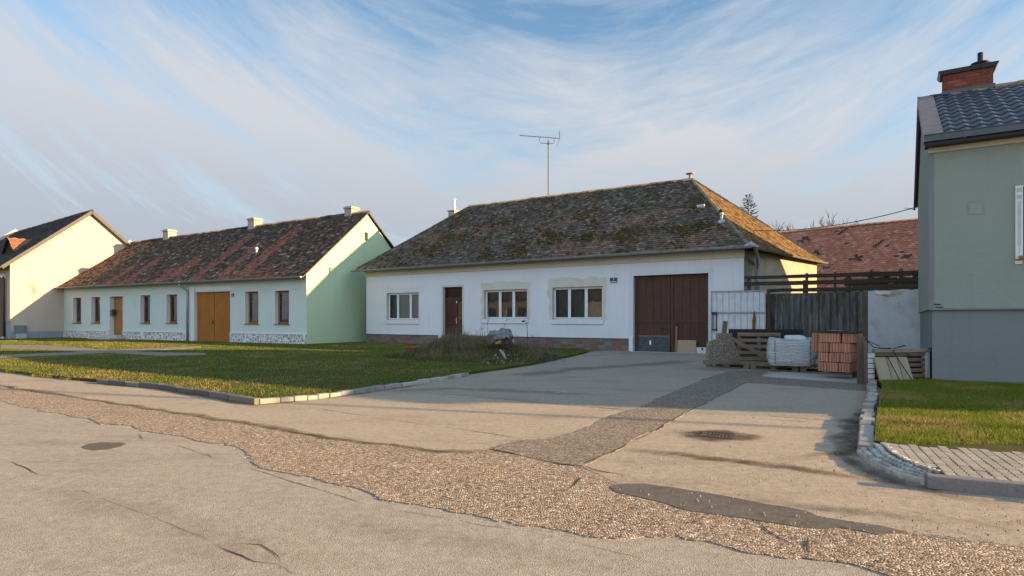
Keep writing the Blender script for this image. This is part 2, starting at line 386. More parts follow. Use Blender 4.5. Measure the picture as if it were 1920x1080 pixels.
# ---------------------------------------------------------------- ground, road, lawns
def jag(pts, step=.12, amp=.03, closed=True, soft=1.0):
    out = []; n = len(pts)
    for i in range(n if closed else n-1):
        a, b = pts[i], pts[(i+1) % n]; L = (b-a).length; k = max(1, min(400, int(L/step)))
        for j in range(k):
            p = a.lerp(b, j/k)
            am = amp
            out.append(V((p.x+nz(p.x*2.3, p.y*2.3, 3)*am*2+nz(p.x*9, p.y*9, 8)*am, p.y+nz(p.x*2.3, p.y*2.3, 5)*am*2+nz(p.x*9, p.y*9, 1)*am, p.z)))
    if not closed: out.append(pts[-1])
    return out
def sheet(name, pix, z, mat, label, step=.12, amp=.03, world=None, cat='ground', kind='structure', thick=0):
    pts = world or [gp(x, y, z) for x, y in pix]
    if amp: pts = jag(pts, step, amp)
    m = MB()
    if thick:
        ar = sum(pts[i].x*pts[(i+1) % len(pts)].y-pts[(i+1) % len(pts)].x*pts[i].y for i in range(len(pts)))
        if ar < 0: pts = pts[::-1]
        m.prism([(p.x, p.y) for p in pts], z-thick, z)
    else:
        m.face(pts); n = len(pts)
        ar = sum(pts[i].x*pts[(i+1) % n].y-pts[(i+1) % n].x*pts[i].y for i in range(n))
        P = pts if ar > 0 else pts[::-1]
        for i in range(n): a, b = P[i], P[(i+1) % n]; m.face([V((a.x, a.y, -.002)), V((b.x, b.y, -.002)), b, a])
    return tag(m.build(name, mat), label, cat, kind=kind)
g = MB(); R_ = 600
g.face([(-R_, -R_, -.05), (R_, -R_, -.05), (R_, R_, -.05), (-R_, R_, -.05)])
tag(g.build('ground', M_earth), 'flat grassy village ground reaching out to the horizon', 'ground', kind='structure')
sheet('road', None, 0, M_road, 'worn beige grey asphalt road across the foreground', world=[V((-70, 26, 0)), V((-70, -14, 0)), V((40, -14, 0)), V((40, 6, 0)), V((9, 13.5, 0)), V((-4, 14, 0)), V((-26, 24, 0))], amp=0, cat='road')
# side lane between the gravel strip and the lawns, and the driveway up to the gate
lane_top = [(-140, 700), (0, 694), (60, 702), (130, 709), (180, 713), (300, 724), (400, 740), (480, 751), (620, 742), (760, 735), (881, 743), (987, 753), (1093, 762), (1170, 769), (1290, 776), (1440, 780), (1610, 792), (1608, 835), (1640, 870), (1740, 905), (1920, 925), (2100, 950)]
lane_bot = [(2100, 1065), (1920, 1029), (1785, 1010), (1702, 999), (1552, 988), (1402, 970), (1290, 955), (1200, 930), (1096, 874), (1000, 850), (864, 846), (776, 842), (663, 826), (481, 799), (370, 782), (272, 766), (124, 743), (0, 724), (-140, 708)]
sheet('side_lane', lane_top+lane_bot, .003, M_lane, 'pale sandy asphalt lane beside the lawn and driveway', .15, .02, cat='lane')
drive = [(500, 750), (620, 738), (760, 716), (880, 699), (1000, 681), (1100, 661), (1180, 655), (1330, 655), (1450, 650), (1640, 690), (1640, 735), (1612, 792), (1440, 780), (1290, 776), (1170, 769), (1093, 762), (987, 753), (881, 743), (790, 737), (660, 742)]
sheet('driveway', drive, .006, M_drive, 'grey concrete driveway leading to the brown gate', .15, .015, cat='driveway')
grav = [(-140, 712), (0, 724), (64, 736), (124, 743.5), (213, 758), (272, 766), (370, 782), (481, 799), (639, 826), (706, 832), (776, 842), (843, 848), (917, 843), (1000, 858), (1093, 877), (1150, 905), (1200, 933), (1237, 939), (1290, 956), (1402, 971), (1500, 987), (1552, 990), (1575, 987), (1650, 1001), (1702, 999), (1785, 1010), (1920, 1029), (2060, 1050), (2060, 1180), (1800, 1110), (1706, 1082), (1594, 1055), (1507, 1047), (1402, 1032), (1297, 1010), (1200, 1004), (1110, 1004), (1040, 997), (952, 980), (867, 962), (776, 945), (723, 934), (639, 910), (532, 884), (468, 867), (468, 846), (447, 839), (362, 824), (277, 807), (238, 797), (187, 795), (179, 788), (85, 771), (0, 752), (-140, 732)]
sheet('gravel_strip', grav, .007, M_gravel, 'strip of coarse pebble chippings curving along the road edge', .035, .04, cat='gravel')
band = [(917, 843), (980, 823), (1040, 821), (1100, 802), (1163, 772), (1198, 764), (1260, 738), (1330, 707), (1369, 695), (1440, 695), (1425, 706), (1624, 720), (1624, 733), (1500, 724), (1400, 717), (1286, 774), (1237, 804), (1198, 816), (1149, 848), (1093, 877), (1000, 858)]
sheet('gravel_band', band, .010, M_band, 'fine dark chippings filling the trench across the driveway', .04, .02, cat='gravel')
sheet('concrete_slab', [(1428, 705), (1470, 696), (1610, 708), (1608, 719)], .0095, M_slab, 'pale concrete slab in front of the brick stack', .15, .01, cat='slab')
sheet('asphalt_patch', [(1143, 912), (1160, 907), (1200, 905), (1270, 915), (1330, 924), (1440, 945), (1510, 957), (1530, 966), (1600, 978), (1650, 985), (1700, 998), (1650, 1002), (1575, 988), (1552, 991), (1500, 988), (1402, 972), (1290, 957), (1237, 940), (1200, 932), (1160, 923)], .011, M_patch, 'dark asphalt repair strip along the gravel edge', .05, .015, cat='road patch')
M_patch2 = road_mat('brown_patch', (.09, .073, .055), (.14, .115, .09), 160, 0)
sheet('round_patch', [(153, 838), (165, 832), (190, 829.5), (220, 829.5), (239, 831), (228, 837), (200, 843), (175, 845), (160, 842)], .0015, M_patch2, 'small rounded brown patch in the road on the left', .03, .012, cat='road patch')
# cracks, plus dark strips painting the shade along the gravel's upper edge
cr = MB()
def inpoly(x, y, P):
    c = False; n = len(P); j = n-1
    for i in range(n):
        if (P[i][1] > y) != (P[j][1] > y) and x < (P[j][0]-P[i][0])*(y-P[i][1])/(P[j][1]-P[i][1])+P[i][0]: c = not c
        j = i
    return c
LAYERS = [(.003, [tuple(gp(*q)[:2]) for q in lane_top+lane_bot]), (.006, [tuple(gp(*q)[:2]) for q in drive]), (.007, [tuple(gp(*q)[:2]) for q in grav]), (.010, [tuple(gp(*q)[:2]) for q in band])]
def layer_z(p): return max([0.0]+[z for z, P in LAYERS if any(inpoly(p.x+a, p.y+b, P) for a, b in ((0, 0), (.08, 0), (-.08, 0), (0, .08), (0, -.08)))])
def crack(pix, w):
    pts = jag([gp(x, y, 0) for x, y in pix], .05, .012, False)
    for p in pts: p.z = layer_z(p)+.0032; L = []; Rr = []
    for i, p in enumerate(pts):
        e = (pts[min(i+1, len(pts)-1)]-pts[max(i-1, 0)]); e.z = 0
        if e.length < 1e-6: continue
        e.normalize(); n = V((-e.y, e.x, 0)); k = w*.62*max(.10, .6+1.3*nz(p.x*2.7, p.y*2.7, w*99))*(1.45 if w < .013 else 1)*(min(1, (i+.3)/3, (len(pts)-i)/3))
        L.append(p+n*k*.5); Rr.append(p-n*k*.5)
    for i in range(len(L)-1): cr.face([Rr[i], Rr[i+1], L[i+1], L[i]])
for px_, w in [
    ([(0, 724), (64, 736), (124, 743)], .05), ([(124, 743), (213, 758), (272, 766), (370, 782), (481, 799), (560, 814), (639, 826), (706, 832), (776, 842), (843, 848)], .03),
    ([(11, 863), (43, 875), (64, 886), (81, 891)], .014), ([(0, 910), (30, 895), (64, 886)], .004), ([(81, 891), (118, 882)], .004), ([(145, 918), (158, 922), (170, 926)], .014), ([(100, 896), (145, 918)], .003), ([(170, 926), (260, 962), (340, 992), (400, 1016)], .003),
    ([(400, 1016), (422, 1029), (456, 1042), (477, 1054), (524, 1059), (554, 1078)], .009), ([(422, 1029), (451, 1019), (490, 1020), (520, 1042), (526, 1056)], .006),
    ([(262, 814), (268, 824)], .008), ([(298, 829), (341, 839), (383, 852), (426, 867), (498, 886), (545, 903), (607, 920), (653, 936), (698, 950), (797, 966), (853, 974)], .008), ([(390, 848), (396, 860), (430, 868)], .005),
    ([(853, 974), (900, 985), (987, 997), (1040, 1010), (1110, 1026), (1200, 1046)], .006),
    ([(790, 737), (881, 743), (987, 753), (1093, 762), (1170, 769)], .022), ([(600, 767), (758, 791), (864, 806), (980, 823)], .016), ([(600, 812), (663, 824), (700, 828), (706, 832)], .008), ([(770, 834), (800, 846), (850, 848)], .006),
    ([(1093, 876), (1128, 885), (1181, 893)], .05), ([(917, 844), (960, 852), (1005, 864), (1057, 873), (1093, 876)], .05), ([(1181, 893), (1240, 906), (1300, 912)], .006),
    ([(1028, 920), (1061, 923), (1075, 911), (1090, 898)], .035), ([(1410, 976), (1447, 1006), (1485, 1025)], .028), ([(1513, 1008), (1511, 1026), (1517, 1046)], .03),
    ([(1290, 778), (1400, 785), (1520, 792)], .008), ([(1200, 850), (1300, 862), (1420, 868), (1500, 872)], .005), ([(1430, 848), (1500, 862), (1580, 860), (1620, 880)], .006),
    ([(1594, 1056), (1640, 1064), (1706, 1082)], .02), ([(150, 790), (240, 800)], .012), ([(1702, 1000), (1785, 1011), (1920, 1030)], .02), ([(1640, 950), (1760, 968), (1920, 1000)], .004), ([(1286, 774), (1237, 804), (1149, 848), (1096, 872)], .022), ([(1330, 707), (1260, 738), (1198, 764)], .012), ([(1400, 718), (1286, 774)], .012), ([(1150, 912), (1240, 940), (1290, 957), (1402, 972), (1500, 989)], .03)]:
    crack(px_, w)
tag(cr.build('cracks_and_edge_shade', M_crack), 'dark cracks, broken seams and painted edge shade in the asphalt', 'cracks', kind='structure')
def film(name, pix, w, mat, label, amt=1.0, z=.0135):
    pts = jag([gp(x, y, z) for x, y in pix], .12, .05, False); n = len(pts); vv = []; ff = []; cc_ = []
    for i, p in enumerate(pts):
        e = (pts[min(i+1, n-1)]-pts[max(i-1, 0)]); e.z = 0; e.normalize(); q = V((-e.y, e.x, 0)); en = min(1, i/5, (n-1-i)/5); ww = w*(.75+.7*nz(p.x*1.3, p.y*1.3, w))
        for k, a in ((-1, 0), (-.5, .7), (0, 1), (.5, .7), (1, 0)): r = p+q*ww*.5*k; vv.append((r.x, r.y, z)); cc_.append([a*amt*max(en, 0)]*3)
    for i in range(n-1):
        for k in range(4): ff.append((i*5+k, i*5+k+1, (i+1)*5+k+1, (i+1)*5+k))
    me = bpy.data.meshes.new(name); me.from_pydata(vv, [], ff); ca = me.color_attributes.new('Col', 'FLOAT_COLOR', 'POINT'); ca.data.foreach_set('color', np.array([(*c, 1) for c in cc_], np.float32).ravel()); me.materials.append(mat)
    o = bpy.data.objects.new(name, me); C.objects.link(o); return tag(o, label, 'dirt', kind='structure')
def silt(name, px_, py_, rx, ry, mat, label, z):
    c = gp(px_, py_, z); vv = [(c.x, c.y, z)]; cc_ = [[1, 1, 1]]; ff = []; N = 40
    for r, a in ((.45, 1), (.75, .8), (1.0, 0)):
        for k in range(N): t = 2*math.pi*k/N; q = r*(1+.3*nz(math.cos(t)*1.5, math.sin(t)*1.5, 4)); vv.append((c.x+rx*q*math.cos(t), c.y+ry*q*math.sin(t), z)); cc_.append([a]*3)
    for k in range(N): ff.append((0, 1+k, 1+(k+1) % N))
    for r in range(2):
        for k in range(N): a, b = 1+r*N+k, 1+r*N+(k+1) % N; ff.append((a, a+N, b+N, b))
    me = bpy.data.meshes.new(name); me.from_pydata(vv, [], ff); ca = me.color_attributes.new('Col', 'FLOAT_COLOR', 'POINT'); ca.data.foreach_set('color', np.array([(*c_, 1) for c_ in cc_], np.float32).ravel()); me.materials.append(mat)
    o = bpy.data.objects.new(name, me); C.objects.link(o); return tag(o, label, 'dirt', kind='structure')
silt('silt_ring', 1346, 816, .42, .36, M_grime, 'ragged dark ring of broken asphalt round the road drain', .0112)
film('dirt_streak', [(1150, 838), (1260, 850), (1350, 858), (1450, 871), (1540, 882), (1620, 893), (1700, 908)], .34, M_dirt, 'brown dirt streak curving over the lane below the drain', .9)
film('dirt_streak', [(1622, 765), (1604, 800), (1588, 828), (1583, 845), (1598, 866), (1640, 888), (1700, 908), (1780, 925), (1930, 950)], .42, M_grime, 'damp dark grime in the gutter round the cobbled corner', 1.0, .0142)
film('dirt_streak', [(1470, 862), (1530, 852), (1590, 846), (1640, 866)], .30, M_dirt, 'faint brown dirt arc left of the cobbled corner', .7, .0149)
film('dirt_streak', [(1240, 806), (1290, 810), (1350, 816), (1410, 821), (1450, 828)], .62, M_dirt, 'brown silt washed round the road drain', .9, .0128)
film('dirt_streak', [(150, 716), (300, 729), (400, 746), (485, 759), (560, 752), (700, 734), (800, 719)], .22, M_dirt, 'brown soil along the foot of the left kerb', .8)
film('dirt_streak', [(1340, 812+118), (1480, 947), (1640, 962), (1800, 985)], .30, M_grime, 'thin grime trail on the lane above the dark repair strip', .6, .0121)
film('dirt_streak', [(-60, 716), (0, 722), (124, 741), (272, 763), (481, 796), (639, 823), (776, 840), (860, 845), (960, 850)], .20, M_dirt, 'brown dirt along the upper edge of the gravel strip', .8, .0128)
film('dirt_streak', [(960, 705), (1080, 692), (1200, 684), (1300, 676)], 1.2, M_grime, 'wide dark stain on the driveway before the gate', .45, .0118)
film('dirt_streak', [(700, 722+12), (850, 728), (1000, 735), (1150, 742)], .7, M_grime, 'faint dark tyre stain across the driveway', .35, .0118)
film('dirt_streak', [(60, 905), (240, 958), (430, 1022), (620, 1075)], .5, M_grime, 'dark worn track along the road on the left', .14, .006)
film('dirt_streak', [(560, 960), (800, 1005), (1050, 1050), (1200, 1078)], .6, M_grime, 'dark worn track along the middle of the road', .14, .006)
# loose grit on the lane and road
pb = MB()
for k in range(1100):
    px_ = rnd(900, 1920); py_ = rnd(760, 900)
    if k > 700: px_ = rnd(1150, 1920); py_ = rnd(845, 1010)
    p = gp(px_, py_, .02); s = rnd(.0025, .006)*(1 if random.random() < .95 else 1.6)
    c = vary(random.choice([(.36, .29, .23), (.25, .21, .17), (.42, .36, .29), (.12, .10, .08)]), .2)
    a = [V((p.x+s*rnd(.6, 1.2)*math.cos(t), p.y+s*rnd(.6, 1.2)*math.sin(t), .012)) for t in (0, 1.3, 2.5, 3.8, 5.0)]
    top = V((p.x, p.y, .018+s*rnd(.8, 1.4)))
    for i in range(5): pb.face([a[i], a[(i+1) % 5], top], 0, c)
tag(pb.build('loose_grit', M_cobble), 'loose pebbles and grit scattered over the asphalt', 'grit', kind='stuff')
# pebbles strayed from the gravel strip over its edges
ge = [gp(x, y, 0) for x, y in grav]; be = [gp(x, y, 0) for x, y in band]; pb = MB()
for E, N_ in ((ge, 3000), (be, 900)):
    L = [(E[(i+1) % len(E)]-E[i]).length for i in range(len(E))]
    for k in range(N_):
        i = random.choices(range(len(E)), weights=[l/max(3.0, E[q].y)**1.2 for q, l in enumerate(L)])[0]; p = E[i].lerp(E[(i+1) % len(E)], random.random())
        p = p+V((random.gauss(0, .045), random.gauss(0, .045), 0))*random.choice((.6, 1, 2)); s = rnd(.0022, .0052)
        if p.y > 14 or p.y < 2: continue
        c = vary(random.choice([(.33, .24, .17), (.45, .34, .25), (.36, .30, .26), (.55, .44, .33), (.14, .11, .09), (.6, .54, .47)]), .2)
        ps = [V((p.x+s*rnd(.7, 1.2)*math.cos(t), p.y+s*rnd(.7, 1.2)*math.sin(t), .004)) for t in (0, 1.3, 2.5, 3.8, 5.0)]; tp = [q.lerp(V((p.x, p.y, 0)), .45)+V((0, 0, s*rnd(.3, .7)+.003)) for q in ps]
        for a in range(5): b = (a+1) % 5; pb.face([ps[a], ps[b], tp[b], tp[a]], 0, c)
        pb.face(tp, 0, c)
tag(pb.build('stray_pebbles', M_cobble), 'single pebbles strayed from the gravel strip onto the asphalt', 'pebbles', kind='stuff')
# drain
dr = thing('road_drain', 'sunken rusty slotted iron drain grate in the broken asphalt', 'drain', gp(1346, 817, .0), -.42)
m = MB(); w = .15
for a in (-1, 1):
    m.box(-w, w, a*w-.018, a*w+.018, .004, .016); m.box(a*w-.018, a*w+.018, -w+.018, w-.018, .004, .0155)
m.build('frame', M_iron, dr)
m = MB()
for k in range(8): m.box(-w+.028+k*.034, -w+.028+k*.034+.015, -w+.02, w-.02, .0125, .0145)
m.build('grate', M_iron, dr)
m = MB(); m.face([(-w, -w, .0115), (w, -w, .0115), (w, w, .0115), (-w, w, .0115)]); m.build('pit', M_black, dr)
# left lawn
ZL = .06
lawn_px = [(-140, 697), (0, 692), (60, 700), (130, 707), (180, 711), (300, 720), (400, 735), (478, 746), (520, 745), (600, 738), (700, 724), (800, 710), (900, 695), (1000, 681), (1090, 662), (1105, 658)]
lw = [gp(x, y, ZL) for x, y in lawn_px]
tail = [V((2.9, 24.6, ZL)), V((-7.5, 31.5, ZL)), V((-10, 30, ZL)), V((-30, 41, ZL)), V((-40, 46, ZL)), V((-70, 60, ZL)), V((-70, 30, ZL))]
LAWN = jag(lw, .2, .02, False)+tail
m = MB(); m.prism([(p.x, p.y) for p in LAWN], -.04, ZL); tag(m.build('lawn', M_lawn), 'mown green lawn in front of the white and green houses', 'lawn', kind='structure')
ZR_ = .10
lawn2 = [gp(x, y, ZR_) for x, y in [(1655, 722), (1650, 740), (1643, 790), (1640, 826), (1664, 830), (1700, 834), (1800, 843), (1920, 849), (2100, 865)]]
RL = lawn2+[V((14, 6.0, ZR_)), V((10.5, 11.6, ZR_)), V((7.3, 12.2, ZR_))]
m = MB(); m.prism([(p.x, p.y) for p in RL], -.04, ZR_); tag(m.build('lawn', M_lawn), 'small lit lawn before the sage green house on the right', 'lawn', kind='structure')
# paths crossing the left lawn
PATHS = [[(0, 646), (85, 647), (190, 655), (270, 659.5), (385, 662), (385, 665.5), (300, 667), (240, 663), (170, 660), (100, 656), (0, 653)],
         [(0, 665), (130, 660.5), (200, 656), (290, 652), (345, 649.5), (375, 648.5), (376, 651), (330, 654.5), (230, 659.5), (130, 665), (0, 670)]]
for k, (pp, lb) in enumerate(zip(PATHS, ('pale path curving across the lawn towards the cream house', 'narrow concrete path leading over the lawn to the orange gate'))):
    sheet('path', pp, ZL+.008+.004*k, M_path, lb, .3, .05, cat='path')
sheet('bare_ground', [(1105, 659), (1182, 656), (1182, 661), (1095, 668)], ZL-.04, M_drive, 'strip of bare concrete at the foot of the white house', .2, .02, cat='ground')
# kerbs
KC = (.17, .15, .13)
def kerb(name, pix, z, w, h, L, mat, label, inward=1, jit=.012):
    pts = [gp(x, y, z) for x, y in pix]; m = MB(); d = 0
    seg = []; tot = 0
    for a, b in zip(pts, pts[1:]): seg.append((tot, a, b)); tot += (b-a).length
    def P(s):
        for t0, a, b in reversed(seg):
            if s >= t0: return a.lerp(b, min(1.0, (s-t0)/(b-a).length)), (b-a).normalized()
    while d < tot-.05:
        l = min(L*rnd(.7, 1.25), tot-d); a, e = P(d+.006); b, e2 = P(d+l-.006); e = (b-a).normalized(); n = V((-e.y, e.x, 0))*inward
        o = n*rnd(-jit, jit); dz = rnd(-jit, jit)*.7; t = w*rnd(.9, 1.1)
        q = [a+o, b+o, b+o+n*t, a+o+n*t]
        if inward < 0: q = [q[3], q[2], q[1], q[0]]
        m.hexa([V((p.x, p.y, -.03)) for p in q]+[V((p.x, p.y, z+dz)) for p in q], 0, vary(KC, .3)); d += l
    return tag(m.build(name, M_cobble, None, False, .012), label, 'kerb', kind='structure')
kerb('kerb', [(180, 711), (300, 721), (400, 736.5), (478, 748.5)], .085, .11, .1, .55, M_kerb, 'dark stone kerb edging the left lawn along the lane')
KC = (.32, .29, .25)
kerb('kerb', [(486, 749), (520, 747), (600, 740), (700, 726), (800, 712), (880, 699)], .075, .12, .1, .24, M_kerb, 'pale stone kerb edging the left lawn along the driveway')
kerb('kerb', [(1604, 832), (1612, 790), (1626, 735), (1629, 700)], .088, .13, .1, .3, M_kerbw, 'rough pale stones edging the right lawn along the driveway', -1, .02)
KC = (.165, .165, .15)
kerb('kerb', [(1737, 893), (1800, 899), (1920, 909), (2060, 922)], .10, .10, .1, .95, M_kerb, 'long concrete kerb edging the paved pavement')
# pavement with toothed pavers
pav = [(1640, 828.5), (1664, 830), (1920, 849), (2100, 865), (2100, 926), (1920, 906), (1800, 896), (1737, 890), (1676, 874), (1632, 853), (1606, 834)]
PAV = [gp(x, y, .088) for x, y in pav]
m = MB(); m.prism([(p.x, p.y) for p in reversed(PAV)], -.03, .042)
tag(m.build('pavement', M_kerb), 'mossy bed under the pavement at lower right', 'pavement', kind='structure')
pj = [gp(x, y, .1) for x, y in [(1650, 831), (1664, 829), (1920, 848.5), (2090, 864), (2090, 924), (1920, 906.5), (1800, 897), (1760, 885), (1722, 874), (1690, 861), (1668, 848)]]
mm_ = MB(); mm_.face([V((p.x, p.y, .092)) for p in reversed(pj)]); tag(mm_.build('joint_moss', M_moss), 'brown moss in the joints between the toothed pavers', 'moss', kind='structure')
pe = [gp(x, y, .1) for x, y in [(1664, 830), (1920, 849.5), (2090, 865), (2090, 923), (1920, 905.5), (1800, 895), (1767, 882), (1730, 871), (1700, 858), (1680, 845)]]
PE = [(p.x, p.y) for p in pe]
o = gp(1664, 830); ex = (gp(1920, 849)-o); ex.z = 0; ex.normalize(); ey = V((ex.y, -ex.x, 0))
m = MB(); pw, pl = .076, .135
for i in range(-8, 90):
    for j in range(-2, 20):
        x0, y0 = i*pw, j*pl
        a = .012; gx = .0065; tooth = [(.0, 0), (a, .25), (0, .5), (a, .75), (0, 1.0)]
        pol = [(x0+gx+t, y0+f*pl+(gx*.35 if f == 0 else -gx*.35 if f == 1 else 0)) for t, f in tooth]+[(x0+pw-gx+t, y0+f*pl+(gx*.35 if f == 0 else -gx*.35 if f == 1 else 0)) for t, f in reversed(tooth)]
        W = [o+ex*p[0]+ey*p[1] for p in pol]; c = sum(W, V((0, 0, 0)))/len(W)
        k = sum(inpoly(p.x, p.y, PE) for p in W)
        if k >= 4:
            m.prism([(p.x, p.y) for p in W], .086, .1+rnd(-.003, .002), 0, vary((.34, .30, .24), .12))
tag(m.build('pavers', M_paver, fix=False), 'beige toothed concrete pavers with mossy joints', 'pavers', kind='structure')
# cobbled curve
inner = [gp(x, y, .1) for x, y in [(1664, 831), (1680, 845), (1700, 858), (1730, 871), (1767, 882)]]
outer = [gp(x, y, .05) for x, y in [(1606, 834), (1630, 858), (1660, 872), (1690, 883), (1735, 895)]]
def along(P, t):
    k = t*(len(P)-1); i = min(int(k), len(P)-2); return P[i].lerp(P[i+1], k-i)
m = MB(); N = 17
for r in range(4):
    for k in range(N):
        off = (r % 2)*.5/N
        t0, t1 = max(0, min(1, k/N+off-.5/N)), max(0, min(1, (k+1)/N+off-.5/N))
        if t1-t0 < .01: continue
        f0, f1 = r/4+.012, (r+1)/4-.012
        t0 += .06/N; t1 -= .06/N
        q = [along(outer, t0).lerp(along(inner, t0), f0), along(outer, t1).lerp(along(inner, t1), f0), along(outer, t1).lerp(along(inner, t1), f1), along(outer, t0).lerp(along(inner, t0), f1)]
        zt = .058+.016*r+rnd(-.004, .005)
        m.hexa([V((p.x, p.y, .02)) for p in q]+[V((p.x+rnd(-.006, .006), p.y+rnd(-.006, .006), zt)) for p in q], 0, vary((.40, .38, .34), .3))
tag(m.build('cobbles', M_cobble, None, False, .01), 'curved band of rough grey granite cobbles at the corner', 'cobbles', kind='structure')
# ---------------------------------------------------------------- grass blades
def fast_mesh(name, vv, ff, cols, mat):
    me = bpy.data.meshes.new(name); nv, nf = len(vv), len(ff); k = ff.shape[1]
    me.vertices.add(nv); me.vertices.foreach_set('co', vv.astype(np.float32).ravel())
    me.loops.add(nf*k); me.loops.foreach_set('vertex_index', ff.astype(np.int32).ravel())
    me.polygons.add(nf); me.polygons.foreach_set('loop_start', np.arange(0, nf*k, k, dtype=np.int32))
    ca = me.color_attributes.new('Col', 'FLOAT_COLOR', 'POINT')
    ca.data.foreach_set('color', np.concatenate([cols, np.ones((nv, 1))], 1).astype(np.float32).ravel())
    me.materials.append(mat); me.update(calc_edges=True); me.validate()
    o = bpy.data.objects.new(name, me); C.objects.link(o); return o
def npoly(x, y, P):
    c = np.zeros(len(x), bool); n = len(P); j = n-1
    for i in range(n):
        xi, yi, xj, yj = P[i][0], P[i][1], P[j][0], P[j][1]
        with np.errstate(divide='ignore', invalid='ignore'):
            c ^= ((yi > y) != (yj > y)) & (x < (xj-xi)*(y-yi)/(yj-yi+1e-12)+xi)
        j = i
    return c
def vnoise(x, y, s, seed):              # smooth value noise on numpy arrays
    r = np.random.RandomState(seed).rand(64, 64); X, Y = x*s, y*s; xi, yi = np.floor(X).astype(int), np.floor(Y).astype(int); fx, fy = X-xi, Y-yi
    fx, fy = fx*fx*(3-2*fx), fy*fy*(3-2*fy); g = lambda a, b: r[a % 64, b % 64]
    return (g(xi, yi)*(1-fx)+g(xi+1, yi)*fx)*(1-fy)+(g(xi, yi+1)*(1-fx)+g(xi+1, yi+1)*fx)*fy
def grass(name, poly, holes, bbox, n, z, hgt, wid, label, dry=.45, zfn=None):
    x = np.random.uniform(bbox[0], bbox[1], n); y = np.random.uniform(bbox[2], bbox[3], n)
    keep = npoly(x, y, poly) & (np.abs(x/y) < .9)
    for h in holes: keep &= ~npoly(x, y, h)
    d = np.clip((11.0/np.maximum(y, 1))**1.2, .12, 1); keep &= np.random.rand(n) < d
    x, y = x[keep], y[keep]; n = len(x); k = np.clip(y/11, 1, 2.6)
    cl = vnoise(x, y, 2.3, 1)*.6+vnoise(x, y, 7.1, 2)*.4; br = vnoise(x, y, .9, 3)*.6+vnoise(x, y, 3.7, 4)*.4
    h = hgt*np.random.uniform(.45, 1.25, n)*(.55+.9*cl); w = wid*np.random.uniform(.6, 1.3, n)*k
    a = np.random.uniform(0, 2*np.pi, n); ln = np.random.uniform(.1, .8, n)*h; b = np.random.uniform(0, 2*np.pi, n)
    zz = np.full(n, z) if zfn is None else zfn(x, y)
    p0 = np.stack([x-np.cos(a)*w, y-np.sin(a)*w, zz-.004], 1); p1 = np.stack([x+np.cos(a)*w, y+np.sin(a)*w, zz-.004], 1)
    p2 = np.stack([x+np.cos(b)*ln, y+np.sin(b)*ln, zz+h], 1)
    vv = np.stack([p0, p1, p2], 1).reshape(-1, 3); ff = np.arange(n*3).reshape(-1, 3)
    g1 = np.array([.075, .125, .018]); g2 = np.array([.25, .275, .038]); g3 = np.array([.37, .28, .10])
    t = np.random.rand(n)[:, None]; c = g1*(1-t)+g2*t
    dm = np.clip((br-dry)*4.4+np.random.uniform(-.35, .35, n), 0, 1)[:, None]; c = c*(1-dm)+g3*dm*np.random.uniform(.6, 1.15, n)[:, None]
    fl = np.random.rand(n) < .0016; c[fl] = (.7, .7, .66)
    c = np.repeat(c, 3, 0)
    return tag(fast_mesh(name, vv, ff, c, M_blade), label, 'grass', kind='stuff')
hp = [[tuple(gp(x, y, ZL)[:2]) for x, y in pp] for pp in PATHS]
grass('grass', [tuple(p[:2]) for p in LAWN], hp, (-28, 4, 9, 38), 620000, ZL, .029, .0040, 'short grass blades covering the large lawn on the left', .53)
grass('grass', [tuple(p[:2]) for p in RL], [], (3.2, 10.2, 5.5, 12.2), 190000, ZR_, .036, .0028, 'short lit grass blades on the small lawn on the right', .50)
# ragged tufts spilling over the kerb and lane edge
for nm, pp, nn_, lb in (('edge_grass', [(-60, 690), (0, 690), (60, 699), (130, 706), (182, 710), (182, 716), (130, 713), (60, 706), (0, 698), (-60, 696)], 60000, 'ragged grass creeping over the unkerbed left edge of the lane'),
                        ('edge_grass', [(860, 698), (900, 692), (1000, 678), (1090, 659), (1112, 661), (1000, 684), (900, 699), (870, 703)], 60000, 'ragged grass tufts along the driveway edge below the earth heap')):
    P_ = jag([gp(x, y, 0) for x, y in pp], .06, .05); xs_ = [p.x for p in P_]; ys_ = [p.y for p in P_]
    grass(nm, [tuple(p[:2]) for p in P_], [], (min(xs_), max(xs_), min(ys_), max(ys_)), nn_, .01, .055, .0045, lb, .40)
m = MB()
for k in range(240):
    px_, py_ = random.choice([(rnd(0, 900), rnd(655, 735)), (rnd(700, 1100), rnd(660, 720)), (rnd(1645, 1900), rnd(735, 835)), (rnd(1100, 1620), rnd(690, 800))]); p = gp(px_, py_, .08 if px_ < 900 else .02); s = rnd(.010, .022)
    if px_ > 1640: p.z = .125
    e = V((math.cos(k*2.4), math.sin(k*2.4), rnd(-.3, .4))).normalized(); f = e.cross(V((rnd(-.4, .4), rnd(-.4, .4), 1))).normalized()
    m.face([p-e*s, p+f*s*.5, p+e*s, p-f*s*.5], 0, vary(random.choice([(.30, .17, .07), (.22, .12, .05), (.36, .26, .12)]), .3))
tag(m.build('fallen_leaves', M_blade), 'dry brown leaves scattered on the lawns and the driveway', 'leaves', kind='stuff')
